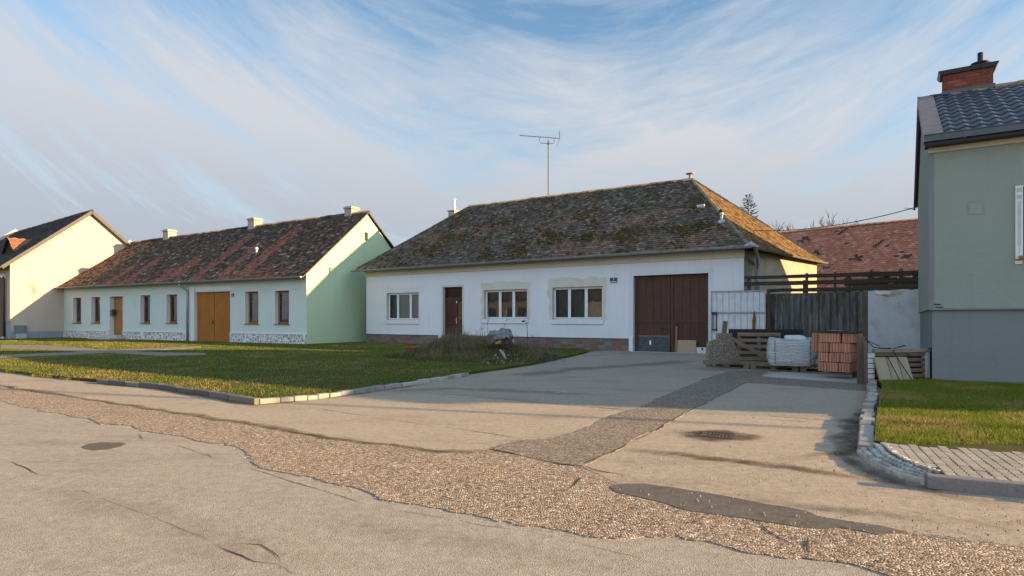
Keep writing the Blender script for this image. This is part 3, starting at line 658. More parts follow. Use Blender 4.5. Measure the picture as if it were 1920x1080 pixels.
# ---------------------------------------------------------------- roofs
def convex_span(P, v):                  # u-range of a convex polygon at height v
    us = []
    n = len(P)
    for i in range(n):
        a, b = P[i], P[(i+1) % n]
        if (a[1] <= v < b[1]) or (b[1] <= v < a[1]): us.append(a[0]+(b[0]-a[0])*(v-a[1])/(b[1]-a[1]))
    return (min(us), max(us)) if len(us) >= 2 else None
def roof_face(mb, pts, tw, th, colfn, lift=.022, sag=.025, rough=.008):
    a = V(pts[0]); u = (V(pts[1])-a).normalized(); w = V(pts[-1])-a; n = u.cross(w).normalized(); v = n.cross(u)
    P = [((V(p)-a).dot(u), (V(p)-a).dot(v)) for p in pts]; vm = max(p[1] for p in P)
    seed = rnd(0, 50); hc = (V(pts[2])-a).dot(n) if len(pts) == 4 else 0.0
    def tw_(x, y): return hc*(x/P[2][0])*(y/P[2][1]) if hc else 0.0
    def pt(x, y, l): return a+u*x+v*y+n*(l+tw_(x, y)+nz(x*.35+seed, y*.5, 2)*sag*(1 if y > .1 else .3))
    if len(pts) == 4:
        for k in range(12):
            q = [V(pts[0]).lerp(V(pts[3]), t) for t in (k/12, (k+1)/12)]+[V(pts[1]).lerp(V(pts[2]), t) for t in ((k+1)/12, k/12)]
            mb.face([q[0]-n*.06, q[3]-n*.06, q[2]-n*.06, q[1]-n*.06], 1, (.03, .025, .02))
    else: mb.face([V(p)-n*.05 for p in pts], 1, (.03, .025, .02))
    for j in range(int(vm/th)+1):
        v0 = j*th+rnd(-.004, .004); v1 = min(v0+th*1.25, vm-.001); s0 = convex_span(P, max(v0, .001)); s1 = convex_span(P, min(v1, vm-.002))
        if not s0 or not s1: continue
        k = int((s0[0])/tw)-1; x = k*tw+(tw*.5 if j % 2 else 0)
        while x < s0[1]:
            A0, A1 = max(x+.003, s0[0]), min(x+tw-.003, s0[1]); B0, B1 = max(x+.003, s1[0]), min(x+tw-.003, s1[1])
            if A1-A0 > .015 and B1-B0 > -.03:
                B1 = max(B1, B0)
                c = colfn(x+tw/2, v0, j); l = lift+rnd(-rough, rough); tl = rnd(-rough, rough)*.7; dv = rnd(-.012, .012)
                m_ = (A0+A1)/2
                p0, pm, p1 = pt(A0, v0+.022+dv, l-tl), pt(m_, v0+dv, l), pt(A1, v0+.022+dv, l+tl); q1, q0 = pt(B1, v1, .004), pt(B0, v1, .004)
                mb.face([p0, pm, p1, q1, q0], 0, c)
                dn = n*(l+.01)
                mb.face([p0-dn, pm-dn, pm, p0], 0, sc(c, .8)); mb.face([pm-dn, p1-dn, p1, pm], 0, sc(c, .8))
            x += tw
def ridge_line(mb, a, b, r, colfn, L=.36):
    a, b = V(a), V(b); D = (b-a).length; n = int(D/L); e = (b-a).normalized()
    for i in range(n):
        p = a+e*(i*D/n); q = a+e*((i+1)*D/n+.05); o = V((0, 0, rnd(-.012, .012)))
        mb.tube([p+o, q+o], [r*1.08, r*.9], 8, 0, colfn(), True)
def gutter(mb, a, b, r=.075):
    a, b = V(a), V(b); e = (b-a).normalized(); sd = e.cross(V((0, 0, 1))).normalized()
    k = 7
    ring = [(math.cos(math.pi+math.pi*i/k), math.sin(math.pi+math.pi*i/k)) for i in range(k+1)]
    for i in range(k):
        for s in (1.0, .9):
            q = [a+sd*ring[i][0]*r*s+V((0, 0, ring[i][1]*r*s)), b+sd*ring[i][0]*r*s+V((0, 0, ring[i][1]*r*s)), b+sd*ring[i+1][0]*r*s+V((0, 0, ring[i+1][1]*r*s)), a+sd*ring[i+1][0]*r*s+V((0, 0, ring[i+1][1]*r*s))]
            mb.face(q if s == 1.0 else q[::-1])
    for s in (-1, 1): mb.tube([a+sd*r*s, b+sd*r*s], .011, 6)
    for p in (a, b): mb.face([p+sd*x*r+V((0, 0, z*r)) for x, z in ring])
    D = (b-a).length
    for i in range(1, int(D/.9)): mb.bar(a+e*i*.9+sd*(r+.004)+V((0, 0, -.04)), a+e*i*.9+sd*(r+.004)+V((0, 0, .012)), .025, .006)
# window in a plane y = yr; op = (x0, x1, z0, z1); splits = mullion positions as fractions
def make_window(par, op, yr, splits, mat, fw=.06, sw=.045, curtain=M_curtain, sill=None, sash=True, cgap=(0, 1), bars=False, name='window'):
    x0, x1, z0, z1 = op; m = MB(); d = .07
    m.box(x0, x1, yr, yr+d, z0, z0+fw); m.box(x0, x1, yr, yr+d, z1-fw, z1); m.box(x0, x0+fw, yr+.001, yr+d, z0+fw, z1-fw); m.box(x1-fw, x1, yr+.001, yr+d, z0+fw, z1-fw)
    ed = [x0+fw]+[x0+(x1-x0)*s for s in splits]+[x1-fw]
    for s in ed[1:-1]: m.box(s-fw*.55, s+fw*.55, yr+.002, yr+d, z0+fw, z1-fw)
    w = m.build(name, mat, par, False, .006)
    for i in range(len(ed)-1):
        a = ed[i]+(fw*.55 if i else 0); b = ed[i+1]-(fw*.55 if i < len(ed)-2 else 0); s = MB(); y = yr-.018
        if sash:
            q = sw; za, zb = z0+fw-.012, z1-fw+.012; a -= .012; b += .012
            s.box(a, b, y, y+.05, za, za+q); s.box(a, b, y, y+.05, zb-q, zb); s.box(a, a+q, y+.001, y+.05, za+q, zb-q); s.box(b-q, b, y+.001, y+.05, za+q, zb-q)
            if bars: s.box(a+q, b-q, y+.01, y+.04, za+(zb-za)*.66-.012, za+(zb-za)*.66+.012)
            s.build('sash', mat, w, False, .005); a += q; b -= q; za += q; zb -= q
        else: za, zb = z0+fw, z1-fw
        g = MB(); t = rnd(-.006, .006); g.face([(a-.004, y+.025+t, za-.004), (b+.004, y+.025-t, za-.004), (b+.004, y+.025-t, zb+.004), (a-.004, y+.025+t, zb+.004)]); g.build('pane', M_glass, w)
    if curtain:
        c = MB(); N = 60; xa, xb = x0+fw*.5+(x1-x0-fw)*cgap[0], x0+fw*.5+(x1-x0-fw)*cgap[1]
        pr = [(xa+(xb-xa)*i/N, yr+.16+.03*math.sin(i*1.15)+.02*math.sin(i*.43+1)) for i in range(N+1)]
        for (ax, ay), (bx, by) in zip(pr, pr[1:]): c.face([(ax, ay, z0-.1), (bx, by, z0-.1), (bx, by, z1+.05), (ax, ay, z1+.05)])
        c.build('curtain', curtain, w, True)
    if sill:
        s = MB(); s.box(*sill); s.build('sill', mat if sill[5]-sill[4] < .06 else M_white, w, False, .008)
    return w
def patch_sheet(mb, op, y, mt, ms, mbm, amp=.05):   # irregular ring of newer mortar round an opening
    x0, x1, z0, z1 = op
    def edge(pts, dirs): pass
    N = 26; outr = []
    cx, cz = (x0+x1)/2, (z0+z1)/2
    inn = []; out = []
    def per(xa, xb, za, zb):
        P = []
        for k in range(N): P.append((xa+(xb-xa)*k/N, zb))
        for k in range(N): P.append((xb, zb+(za-zb)*k/N))
        for k in range(N): P.append((xb+(xa-xb)*k/N, za))
        for k in range(N): P.append((xa, za+(zb-za)*k/N))
        return P
    inn = per(x0, x1, z0, z1); out = per(x0-ms, x1+ms, z0-mbm, z1+mt); n = len(inn)
    out = [(x+nz(x*3, z*3, 7)*amp*1.6+nz(x*9, z*9, 2)*amp*.6, z+nz(x*3, z*3, 9)*amp*1.6+nz(x*9, z*9, 4)*amp*.6) for x, z in out]
    for i in range(n):
        j = (i+1) % n
        a, b, c, d = inn[i], inn[j], out[j], out[i]
        mb.face([(a[0], y, a[1]), (d[0], y, d[1]), (c[0], y, c[1]), (b[0], y, b[1])])
def wall_poly(mb, pts, mi=0): mb.face(pts, mi)

# ================================================================ the white house
mR, mL = gp(1395, 665.4), gp(687, 644); FM = Frame(mL, mR-mL); WM = (mR-mL).length
MH = thing('white_house', 'old white farmhouse with mossy hipped roof and brown gate', 'house', (FM.P.x, FM.P.y, 0), FM.rot)
ZW = 3.66
sd = V((.7008, .7134, 0)); sx, sy = sd.dot(FM.d), sd.dot(FM.n); DM = 7.45
RR = (WM+sx*DM, sy*DM); LL = (sx*DM, sy*DM)
w1 = FM.opening(725, 785, 549, 600); dr_ = FM.opening(830.5, 866.7, 538, 648.5); w2 = FM.opening(907.3, 988.5, 543, 598.3); w3 = FM.opening(1035.6, 1130, 537.8, 599); gt = FM.opening(1187.5, 1328, 514.5, 662)
gt = (gt[0], gt[1], -.06, gt[3]); dr_ = (dr_[0], dr_[1], .06, dr_[3])
m = MB(); m.wall(0, WM, -.1, ZW, [w1, dr_, w2, w3, gt], 0, .26, 0, 1)
m.face([(0, 0, -.1), (0, 0, ZW), (LL[0], LL[1], ZW), (LL[0], LL[1], -.1)], 0); m.face([(LL[0], LL[1], -.1), (LL[0], LL[1], ZW), (RR[0], RR[1], ZW), (RR[0], RR[1], -.1)], 0)
m.build('front_wall', [M_white, M_beige], MH)
m = MB(); m.face([(WM, 0, -.1), (RR[0], RR[1], -.1), (RR[0], RR[1], ZW), (WM, 0, ZW)], 0)
e_ = V((sx, sy, 0)); nn = V((sy, -sx, 0))
sw_ = m.build('side_wall', M_side, MH); sw_['label'] = 'rough ochre rendered side wall'
m = MB()                                # dark stained strip at the corner of the side wall
pp = [V((WM, 0, z))+e_*(t+nz(z*2, 3)*.18)+nn*.006 for t, z in [(.62, 0), (.68, .6), (.60, 1.3), (.64, 2.0), (.7, 2.7), (.85, 3.3), (.95, ZW)]]
m.face([V((WM, 0, 0))+nn*.006]+pp+[V((WM, 0, ZW))+nn*.006]); o = m.build('corner_stain', M_dirty, MH); o['label'] = 'dark mossy corner of the side wall'
# mortar rings, sills and bands
for q, mt_, ms_, mb_, am, mm in ((w2, .32, .14, .0, .05, M_beige), (w3, .36, .20, .02, .07, M_beige), (dr_, .10, .09, 0, .008, M_beige), (w1, .24, .1, .05, .05, M_white2), (gt, .15, .19, 0, .004, M_white2)):
    m = MB(); patch_sheet(m, q, -.004, mt_, ms_, mb_, mm and am); m.build('plaster_ring', mm, MH)
m = MB(); m.box(-.03, WM+.02, -.035, .02, ZW-.24, ZW+.12); m.box(-.03, WM+.02, -.05, .0, ZW-.262, ZW-.238); o = m.build('cornice', M_cream_band, MH); o['label'] = 'cream painted band under the eaves'
for op, sp in ((w1, (.30, .70)), (w2, (.345, .66)), (w3, (.32, .655))):
    make_window(MH, op, .15, sp, M_white_pvc, .055, .045, M_curtain, (op[0]-.05, op[1]+.05, -.05, .16, op[2]-.19, op[2]+.0))
# plinth of grey and red stones
def plinth_run(xa, xb, zt):
    m = MB()
    rows = 4; hh = (zt+.02)/rows
    for r in range(rows):
        x = xa-(rnd(0, .3) if r % 2 else 0)
        while x < xb-.02:
            l = rnd(.30, .36); a, b = max(x, xa), min(x+l, xb)
            if b-a > .03:
                c = random.choice([(.23, .13, .105), (.22, .13, .108), (.19, .175, .16), (.165, .16, .15), (.21, .19, .165), (.23, .17, .14)])
                m.box(a+.006, b-.006, -.04-rnd(0, .006), .0, -.02+r*hh+.006, -.02+(r+1)*hh-.006, 0, vary(c, .15))
            x += l
    m.box(xa, xb, -.031, -.001, -.08, zt+.002, 0, (.20, .18, .16)); m.box(xa-.01, xb+.01, -.075, 0, zt+.004, zt+.024, 0, (.11, .11, .11)); m.build('plinth', M_brickstone, MH, False, .004)
ZP = .47
plinth_run(.02, dr_[0]-.26, ZP); plinth_run(dr_[1]+.03, gt[0]-.18, ZP)
for q in ((dr_[0]-.24, dr_[0]-.02, ZP+.1), (gt[0]-.17, gt[0]-.01, .55)): m = MB(); m.box(q[0], q[1], -.05, 0, -.05, q[2]); m.build('pier', M_white, MH, False, .01)
m = MB(); m.box(dr_[0]-.35, dr_[1]+.2, -.32, .20, -.05, .055); m.build('doorstep', M_concrete, MH, False, .01)
m = MB(); m.box(gt[0]-.1, gt[1]+.2, -.3, .24, -.08, -.005+.018); m.build('gate_sill', M_concrete, MH, False, .01)
# front door
m = MB(); x0, x1, z0, z1 = dr_; y = .17; wd = x1-x0
m.box(x0, x0+.07, y-.01, y+.06, z0, z1); m.box(x1-.07, x1, y-.01, y+.06, z0, z1); m.box(x0+.07, x1-.07, y-.01, y+.06, z1-.07, z1); zt = z1-.52
m.box(x0+.07, x1-.07, y-.02, y+.06, zt-.06, zt+.03)
m.box(x0+.07, x1-.07, y+.012, y+.05, z0, zt-.06)
xm = x0+wd*.60
m.box(x0+.07, xm, y-.005, y+.012, z0, z0+.2); m.box(x0+.07, xm, y-.005, y+.012, zt-.16, zt-.06); m.box(x0+.07, xm, y-.005, y+.012, z0+.95, z0+1.05)
for k in range(5):
    a = x0+.07+k*(xm-x0-.07)/4.4; m.box(a, a+.025, y-.004, y+.012, z0+.2, zt-.16)
m.box(xm-.03, xm+.05, y-.014, y+.012, z0, zt-.06)
D = m.build('door', M_doorwood, MH, False, .004); D['label'] = 'dark panelled wooden front door'
m = MB(); m.face([(x0+.07, y+.02, zt+.03), (x1-.07, y+.02, zt+.03), (x1-.07, y+.02, z1-.07), (x0+.07, y+.02, z1-.07)]); m.build('transom_pane', M_glass, D)
m = MB(); m.face([(xm+.09, y+.008, z0+1.15), (x1-.12, y+.008, z0+1.15), (x1-.12, y+.008, zt-.14), (xm+.09, y+.008, zt-.14)]); m.build('narrow_pane', M_glass, D)
m = MB(); m.box(xm-.01, xm+.03, y-.03, y-.012, z0+.98, z0+1.24); m.tube([(xm+.01, y-.03, z0+1.14), (xm+.01, y-.065, z0+1.14), (xm-.09, y-.065, z0+1.14)], .009, 6); m.build('handle', M_brass, D)
m = MB(); m.box(xm-.01, xm+.035, y-.022, y-.012, zt-.22, zt-.12); m.build('bell_plate', M_enamel, D)
# gate: two leaves of boards behind rails
x0, x1, z0, z1 = gt; xm = (x0+x1)/2-.02
for s, (a, b) in enumerate(((x0+.01, xm-.006), (xm+.006, x1-.01))):
    m = MB(); y = .19; zb, zt = z0+.09, z1-.02
    m.box(a, b, y, y+.05, zb, zt)
    fr = .13; mid = zb+(zt-zb)*.40
    for q in ((a, b, zb, zb+fr), (a, b, zt-fr*.8, zt), (a, b, mid-fr*.45, mid+fr*.45)): m.box(q[0], q[1], y-.028, y, q[2], q[3])
    m.box(a, a+fr*.8, y-.030, y, zb+.004, zt-.004); m.box(b-fr*.8, b, y-.030, y, zb+.004, zt-.004)
    n_ = 4
    for k in range(1, n_):
        xx = a+fr*.8+(b-a-fr*1.6)*k/n_
        m.box(xx-.034, xx+.030, y-.018, y, zb+fr, mid-fr*.45); m.box(xx-.034, xx+.030, y-.018, y, mid+fr*.45, zt-fr*.8)
    L = m.build('gate_leaf', M_darkgate, MH, False, .004)
    m = MB()
    if s == 0: m.box(b-.35, b-.12, y-.045, y-.034, mid-.30, mid-.275)
    else: m.box(a+.2, a+.28, y-.04, y-.034, mid-.2, mid-.1)
    m.build('latch', M_black, L)
# roof
ov = .40; sl = 3.4/(sy*DM/2+ov); ze = ZW-.02
c0, c1 = (-ov-.05, -ov), (WM+ov*.75, -ov); c2 = (RR[0]+ov*.75, RR[1]+ov); c3 = (LL[0]-ov, LL[1]+ov); ze = ZW+.07
E0, E1, E2, E3 = [V((x, y, ze)) for x, y in (c0, c1, c2, c3)]
RG1 = FM.loc(at(1297, 337, 25.5)); RG0 = FM.loc(at(880, 391, 31.7)); RG0.z = RG1.z
PINK, GREY, DARK, MOSS, OCH = (.19, .105, .075), (.14, .115, .088), (.064, .052, .038), (.075, .055, .020), (.27, .15, .052)
def col_main(u, v, j): return lerp3(sc(col_main_(u, v, j), 1.12), (.112, .092, .070), .34)
def col_main_(u, v, j):
    a = nz(u*.33, v*.6, 1)+.5*nz(u*1.1, v*1.3, 5); b = nz(u*.8+9, v*1.1, 2)
    r = random.random()
    c = DARK if r < .40 else GREY if r < .76 else (.13, .085, .066) if r < .92 else (.24, .20, .16)
    pk = a*1.2+(.34 if u > 11 and v < 2.8 else -.03)
    if random.random() < pk: c = PINK if random.random() < .7 else (.27, .15, .10)
    if random.random() < b*1.5-.15: c = MOSS if random.random() < .6 else (.05, .045, .022)
    return vary(c, .3)
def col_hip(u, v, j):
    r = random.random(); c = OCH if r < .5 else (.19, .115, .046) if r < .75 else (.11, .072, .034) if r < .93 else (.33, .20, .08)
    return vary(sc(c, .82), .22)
m = MB()
roof_face(m, [E0, E1, RG1, RG0], .165, .135, col_main)
roof_face(m, [E1, E2, RG1], .165, .135, col_hip)
m.face([E2, E3, RG0, RG1], 1, (.05, .04, .03)); m.face([E3, E0, RG0], 1, (.05, .04, .03))
m.face([V(p)-V((0, 0, .05)) for p in (E0, E3, E2, E1)], 1, (.04, .03, .025))
roof = m.build('roof', [M_tile, M_tilebase], MH); roof['label'] = 'steep hipped roof of old mossy brown clay tiles'
m = MB(); rc = lambda: vary(random.choice([(.12, .10, .085), (.16, .12, .095), (.09, .075, .055)]), .25); oc = lambda: vary(random.choice([(.30, .24, .17), (.24, .19, .14), (.36, .28, .18)]), .25)
ridge_line(m, RG0, RG1, .085, rc); ridge_line(m, E1+V((-.12, .12, .06)), RG1, .075, oc); ridge_line(m, E0+V((.1, .1, .05)), RG0, .07, rc); ridge_line(m, E2+V((-.1, -.1, .05)), RG1, .08, oc)
m.build('ridge_cap', M_ridge, roof, True)
# moss cushions
m = MB(); a_ = E0; u_ = (E1-E0).normalized(); w_ = RG0-E0; n_ = u_.cross(w_).normalized(); v_ = n_.cross(u_); vmx = (RG0-E0).dot(v_)
PF = [((V(p)-a_).dot(u_), (V(p)-a_).dot(v_)) for p in (E0, E1, RG1, RG0)]
cnt = 0
while cnt < 1500:
    v = rnd(.1, vmx-.05)*rnd(.3, 1); s_ = convex_span(PF, v); u = rnd(s_[0]+.2, s_[1]-.2); q = nz(u*.8+9, v*1.1, 2)+.35*nz(u*2.4, v*2.4, 4)
    if q < rnd(-.12, .35): continue
    cnt += 1; v = round(v/.135)*.135-.01; s = rnd(.025, .07); p = a_+u_*u+v_*v+n_*.025
    c = vary(random.choice([(.10, .062, .016), (.066, .055, .018), (.045, .042, .014), (.15, .085, .025), (.055, .045, .024)]), .25)
    rg = [p+u_*(math.cos(t)*s*rnd(.8, 1.5))+v_*(math.sin(t)*s*rnd(.6, 1.0)) for t in (0, 1.05, 2.1, 3.15, 4.2, 5.25)]; mid = [p+(q_-p)*.7+n_*s*rnd(.35, .6) for q_ in rg]; tp = p+n_*s*rnd(.6, .9)
    for i in range(6):
        k = (i+1) % 6; m.face([rg[i], rg[k], mid[k], mid[i]], 0, c); m.face([mid[i], mid[k], tp], 0, c)
o = m.build('moss', M_tile, roof, True, fix=True); o['kind'] = 'stuff'
# small things on the roof
m = MB(); f0 = RG1+V((-.06, 0, .05)); m.lathe(f0, [(.10, 0), (.07, .05), (.055, .17), (.075, .19), (.19, .20), (.19, .225), (.03, .24)], 14); m.build('finial', M_chim, roof, True)
def on_roof(px, py):
    k = V(((px-960)/F, 1, (HZ-py)/F)); A = MH_mat @ E0; N = (MH_mat.to_3x3() @ n_); O = V((0, 0, H)); t = (A-O).dot(N)/k.dot(N); return FM.loc(O+k*t)
MH_mat = Matrix.Translation(V((FM.P.x, FM.P.y, 0))) @ Matrix.Rotation(FM.rot, 4, 'Z')
p = on_roof(1315, 389); m = MB(); m.obox(p+n_*.04, u_, v_, n_, .13, .08, .03); m.tube([p+n_*.06-u_*.14, p+n_*.08+u_*.14], .06, 8); m.build('vent_tile', M_offwhite, roof, False, .01)
p = on_roof(1353, 417); m = MB(); m.obox(p+n_*.03, u_, v_, n_, .11, .09, .03); m.tube([p, p+V((0, 0, .28))], .05, 10); m.tube([p+V((0, 0, .28)), p+V((0, 0, .36))], [.085, .06], 10); m.build('vent_pipe', M_offwhite, roof, False)
p = on_roof(1352, 402); m = MB(); m.lathe(p+V((0, 0, -.04)), [(.05, 0), (.05, .14), (.09, .15), (.07, .21), (.02, .24)], 10); m.build('vent_cowl', M_black, roof, True)
# gutter, corner pipe
m = MB(); gutter(m, E0+V((-.12, -.06, -.03)), E1+V((.05, -.06, .0)), .078); m.build('gutter', M_zinc, MH)
m = MB(); q = V((WM, 0, 0)); P0 = E1+V((.1, .0, -.02)); A = q+e_*.95+nn*.1
m.tube([P0, P0+V((.02, .25, -.1)), V((A.x, A.y, ZW-.42)), V((A.x, A.y, ZW-.75)), V((A.x, A.y, .1))], .06, 10); m.build('downpipe', M_zinc, MH, True)
m = MB(); m.hexa([E1+V(d) for d in [(-.2, -.1, -.02), (.2, -.1, -.05), (.22, .22, -.05), (-.05, .12, .1), (-.2, -.1, .02), (.2, -.1, -.02), (.22, .22, .0), (-.02, .1, .17)]]); m.build('valley_flashing', M_zinc, roof)
m = MB(); gutter(m, E1+V((.06, .2, -.03)), E2+V((.06, 0, -.03)), .06); m.build('side_gutter', M_oldwood, MH)
# chimney behind the ridge
cp = FM.loc(at(850.5, 398, 35.0)); m = MB(); z1 = cp.z+.02; m.box(cp.x-.22, cp.x+.22, cp.y-.22, cp.y+.22, 3.8, z1); m.box(cp.x-.27, cp.x+.27, cp.y-.27, cp.y+.27, z1, z1+.07); ch = m.build('chimney', M_chim, roof, False, .01)
m = MB(); m.tube([(cp.x+.03, cp.y, z1), (cp.x+.03, cp.y, z1+.72)], .09, 12); m.build('flue_pipe', M_steel, ch)
# aerial
ap = at(1028, 371, 29.3); AN = thing('tv_antenna', 'tall rooftop television antenna on the ridge of the white house', 'antenna', (ap.x, ap.y, ap.z-.1))
ht = at(1028, 262, 29.3).z-ap.z+.1
m = MB(); m.tube([(0, 0, 0), (0, 0, ht)], .026, 8); m.build('mast', M_darkzinc, AN)
S_ = 29.3/F; bz = lambda px: ht+(262-(254.0+(px-975)*.075))*S_; bx = lambda px: (px-1028)*S_
m = MB(); m.tube([(bx(974), 0, bz(974)), (bx(1050), 0, bz(1050))], .013, 6); m.build('boom', M_black, AN)
m = MB()
for k in range(15):
    x = 977+k*4.6; m.tube([(bx(x)-.01, -.10, bz(x)-.075), (bx(x)+.01, .10, bz(x)+.075)], .009, 5)
m.build('elements', M_black, AN)
m = MB(); x = 1049
for q in (-.06, .06):
    m.tube([(bx(x)+.02, q, bz(x)), (bx(x)-.02, q*2, bz(x)+.36)], .010, 5); m.tube([(bx(x)+.02, q, bz(x)), (bx(x)-.12, q*2, bz(x)-.38)], .010, 5)
m.build('reflector', M_darkzinc, AN)
m = MB(); m.tube([(bx(1012), 0, bz(1012)), (bx(1012), 0, ht-.12), (bx(1014), 0, ht-.17), (bx(1036), 0, ht-.19), (bx(1039), 0, ht-.14), (bx(1039), 0, bz(1039))], .014, 6); m.obox(V((0, 0, ht-.18)), (1, 0, 0), (0, 1, 0), (0, 0, 1), .05, .05, .05); m.build('bracket', M_darkzinc, AN)
# house number
def text_obj(name, body, size, mat, parent, loc, rot, ext=.002):
    cu = bpy.data.curves.new(name, 'FONT'); cu.body = body; cu.size = size; cu.align_x = 'CENTER'; cu.align_y = 'CENTER'; cu.extrude = ext; cu.resolution_u = 3
    o = bpy.data.objects.new(name, cu); C.objects.link(o); bpy.context.view_layer.update()
    me = bpy.data.meshes.new_from_object(o.evaluated_get(bpy.context.evaluated_depsgraph_get())); bpy.data.objects.remove(o); bpy.data.curves.remove(cu)
    me.materials.clear(); me.materials.append(mat); me.name = name
    o = bpy.data.objects.new(name, me); C.objects.link(o); o.parent = parent; o.location = loc; o.rotation_euler = rot
    return o
a = FM.opening(1143.7, 1157.7, 520.6, 530.4); pc = FM.P+FM.d*((a[0]+a[1])/2)
NP = thing('house_number_sign', 'blue enamel number 7 plate on the white wall beside the gate', 'sign', (pc.x-FM.n.x*.008, pc.y-FM.n.y*.008, (a[2]+a[3])/2), FM.rot)
w_, h_ = (a[1]-a[0])/2, (a[3]-a[2])/2
m = MB(); m.box(-w_, w_, -.014, .0, -h_, h_); m.build('plate', M_blue, NP, False, .004)
text_obj('numeral', '7', h_*1.15, M_enamel, NP, (0, -.016, h_*.28), (math.pi/2, 0, 0))
m = MB(); m.box(-w_*.9, w_*.9, -.0165, -.014, -h_*.82, -h_*.42)
x = -w_*.8
m.build('name_strip', M_enamel, NP)
m = MB()
while x < w_*.75:
    l = rnd(.008, .022); m.box(x, x+l, -.018, -.0165, -h_*.72, -h_*.52); x += l+rnd(.005, .009)
m.build('lettering', M_blue, NP)

# ================================================================ the green house
gR, gL = gp(575, 647.5), gp(119.6, 634.4); FG = Frame(gL, gR-gL); WG = (gR-gL).length
GH = thing('green_house', 'long pale green house with stone plinth and orange gate', 'house', (FG.P.x, FG.P.y, 0), FG.rot)
ZG = 3.38; DG = 8.34
ops = [FG.opening(*q) for q in ((137, 152.6, 558, 605.5), (171.5, 188.2, 556.7, 605.5), (263.7, 282.3, 553.5, 606), (312.5, 332.7, 552, 606), (460, 485, 546.4, 607), (515.7, 542.4, 544.8, 607.8))]
gd = FG.opening(206, 230.7, 555.8, 628); gg = FG.opening(366, 431.6, 545, 648); gg = (gg[0], gg[1], -.08, gg[3])
m = MB(); m.wall(0, WG, -.1, ZG, ops+[gd, gg], 0, .30, 0, 1); m.box(-.0, WG, -.02, -.0, 2.68, ZG+.02)
m.face([(0, DG, -.1), (0, DG, ZG), (WG, DG, ZG), (WG, DG, -.1)], 0); m.face([(0, 0, -.1), (0, 0, ZG), (0, DG, ZG), (0, DG, -.1)], 0)
m.build('front_wall', [M_teal, M_trimw], GH)
apx = FG.loc(at(688, 399, 32.2)); zA = apx.z; yA = DG/2
m = MB()
hx = (1.95, 2.25); hzv = FG.z(688, 441)
vw = (yA-.17, yA+.08, zA-1.5, zA-1.05)
m.face([(WG, 0, -.1), (WG, DG, -.1), (WG, DG, ZG), (WG, 0, ZG)])
prof = lambda y: ZG+(zA-ZG)*(1-abs(y-yA)/yA)
ys = [0, vw[0], vw[1], DG]; 
m.face([(WG, 0, ZG), (WG, vw[0], ZG), (WG, vw[0], prof(vw[0]))]); m.face([(WG, vw[1], ZG), (WG, DG, ZG), (WG, vw[1], prof(vw[1]))])
m.face([(WG, vw[0], ZG), (WG, vw[1], ZG), (WG, vw[1], vw[2]), (WG, vw[0], vw[2])]); m.face([(WG, vw[0], vw[3]), (WG, vw[1], vw[3]), (WG, vw[1], prof(vw[1])), (WG, yA, zA), (WG, vw[0], prof(vw[0]))])
for p, q in (((vw[0], vw[2]), (vw[1], vw[2])), ((vw[1], vw[2]), (vw[1], vw[3])), ((vw[1], vw[3]), (vw[0], vw[3])), ((vw[0], vw[3]), (vw[0], vw[2]))):
    m.face([(WG, p[0], p[1]), (WG, q[0], q[1]), (WG-.25, q[0], q[1]), (WG-.25, p[0], p[1])])
o = m.build('gable_wall', M_green, GH); o['label'] = 'smooth mint green gable wall'
m = MB(); m.box(WG-.2, WG-.17, vw[0], vw[1], vw[2], vw[3]); m.build('gable_hatch', M_doorwood, GH)
m = MB(); m.face([(0, 0, ZG), (0, DG, ZG), (0, yA, zA-.1)]); m.build('far_gable', M_teal, GH)
# stone plinth
zp = .5
for xa, xb in ((.02, gd[0]-.05), (gd[1]+.02, gg[0]-.45), (gg[1]+.04, WG-.01)):
    m = MB(); m.box(xa, xb, -.07, 0, -.1, zp); m.build('plinth', M_rubble, GH, False, .01)
for xa, xb in ((.0, gd[0]-.03), (gd[1]+.0, gg[0]-.42), (gg[1]+.02, WG+.02)): m = MB(); m.box(xa, xb, -.095, 0, zp, zp+.035); m.build('plinth_cap', M_trimw, GH, False, .006)
m = MB(); m.box(gg[0]-.42, gg[0]-.01, -.055, 0, -.1, gg[3]+.22); m.box(gg[0]-.01, gg[1]+.1, -.03, 0, gg[3]+.01, gg[3]+.22); m.build('gate_surround', M_trimw, GH, False, .006)
for op in ops+[gd]:
    m = MB(); a, b, c, d = op; t = .07
    if op is gd: m.box(a-t, a, -.018, 0, c, d+t)
    else: m.box(a-t, a, -.018, 0, c-.02, d+t)
    m.box(b, b+t*.6, -.018, 0, c-.02, d+t); m.box(a, b, -.018, 0, d, d+t)
    m.build('door_surround' if op is gd else 'window_surround', M_trimw, GH)
for i, op in enumerate(ops):
    make_window(GH, op, .2, (), M_brownframe, .05, .07, [M_curtainw, M_curtainw, None, None, M_curtainw, M_curtainw][i], (op[0]-.05, op[1]+.04, -.05, .2, op[2]-.04, op[2]+.0), True, (0, .45) if i > 1 else (0, 1), i > 3)
m = MB(); a, b, c, d = gd; y = .24; m.box(a, b, y, y+.05, c, d)
for z0, z1 in ((c+.1, c+.7), (c+.8, c+1.35), (c+1.45, d-.12)): m.box(a+.12, b-.12, y-.02, y, z0, z1)
o = m.build('door', M_brownframe, GH, False, .005); m = MB(); m.box(b-.14, b-.1, y-.06, y-.02, c+.95, c+1.15); m.build('handle', M_brass, o)
m = MB(); m.box(a-.55, b+.35, -.95, -.072, -.1, .14); m.box(a-.02, b+.02, -.4, .24, -.1, .30); m.build('doorstep', M_concrete, GH, False, .01)
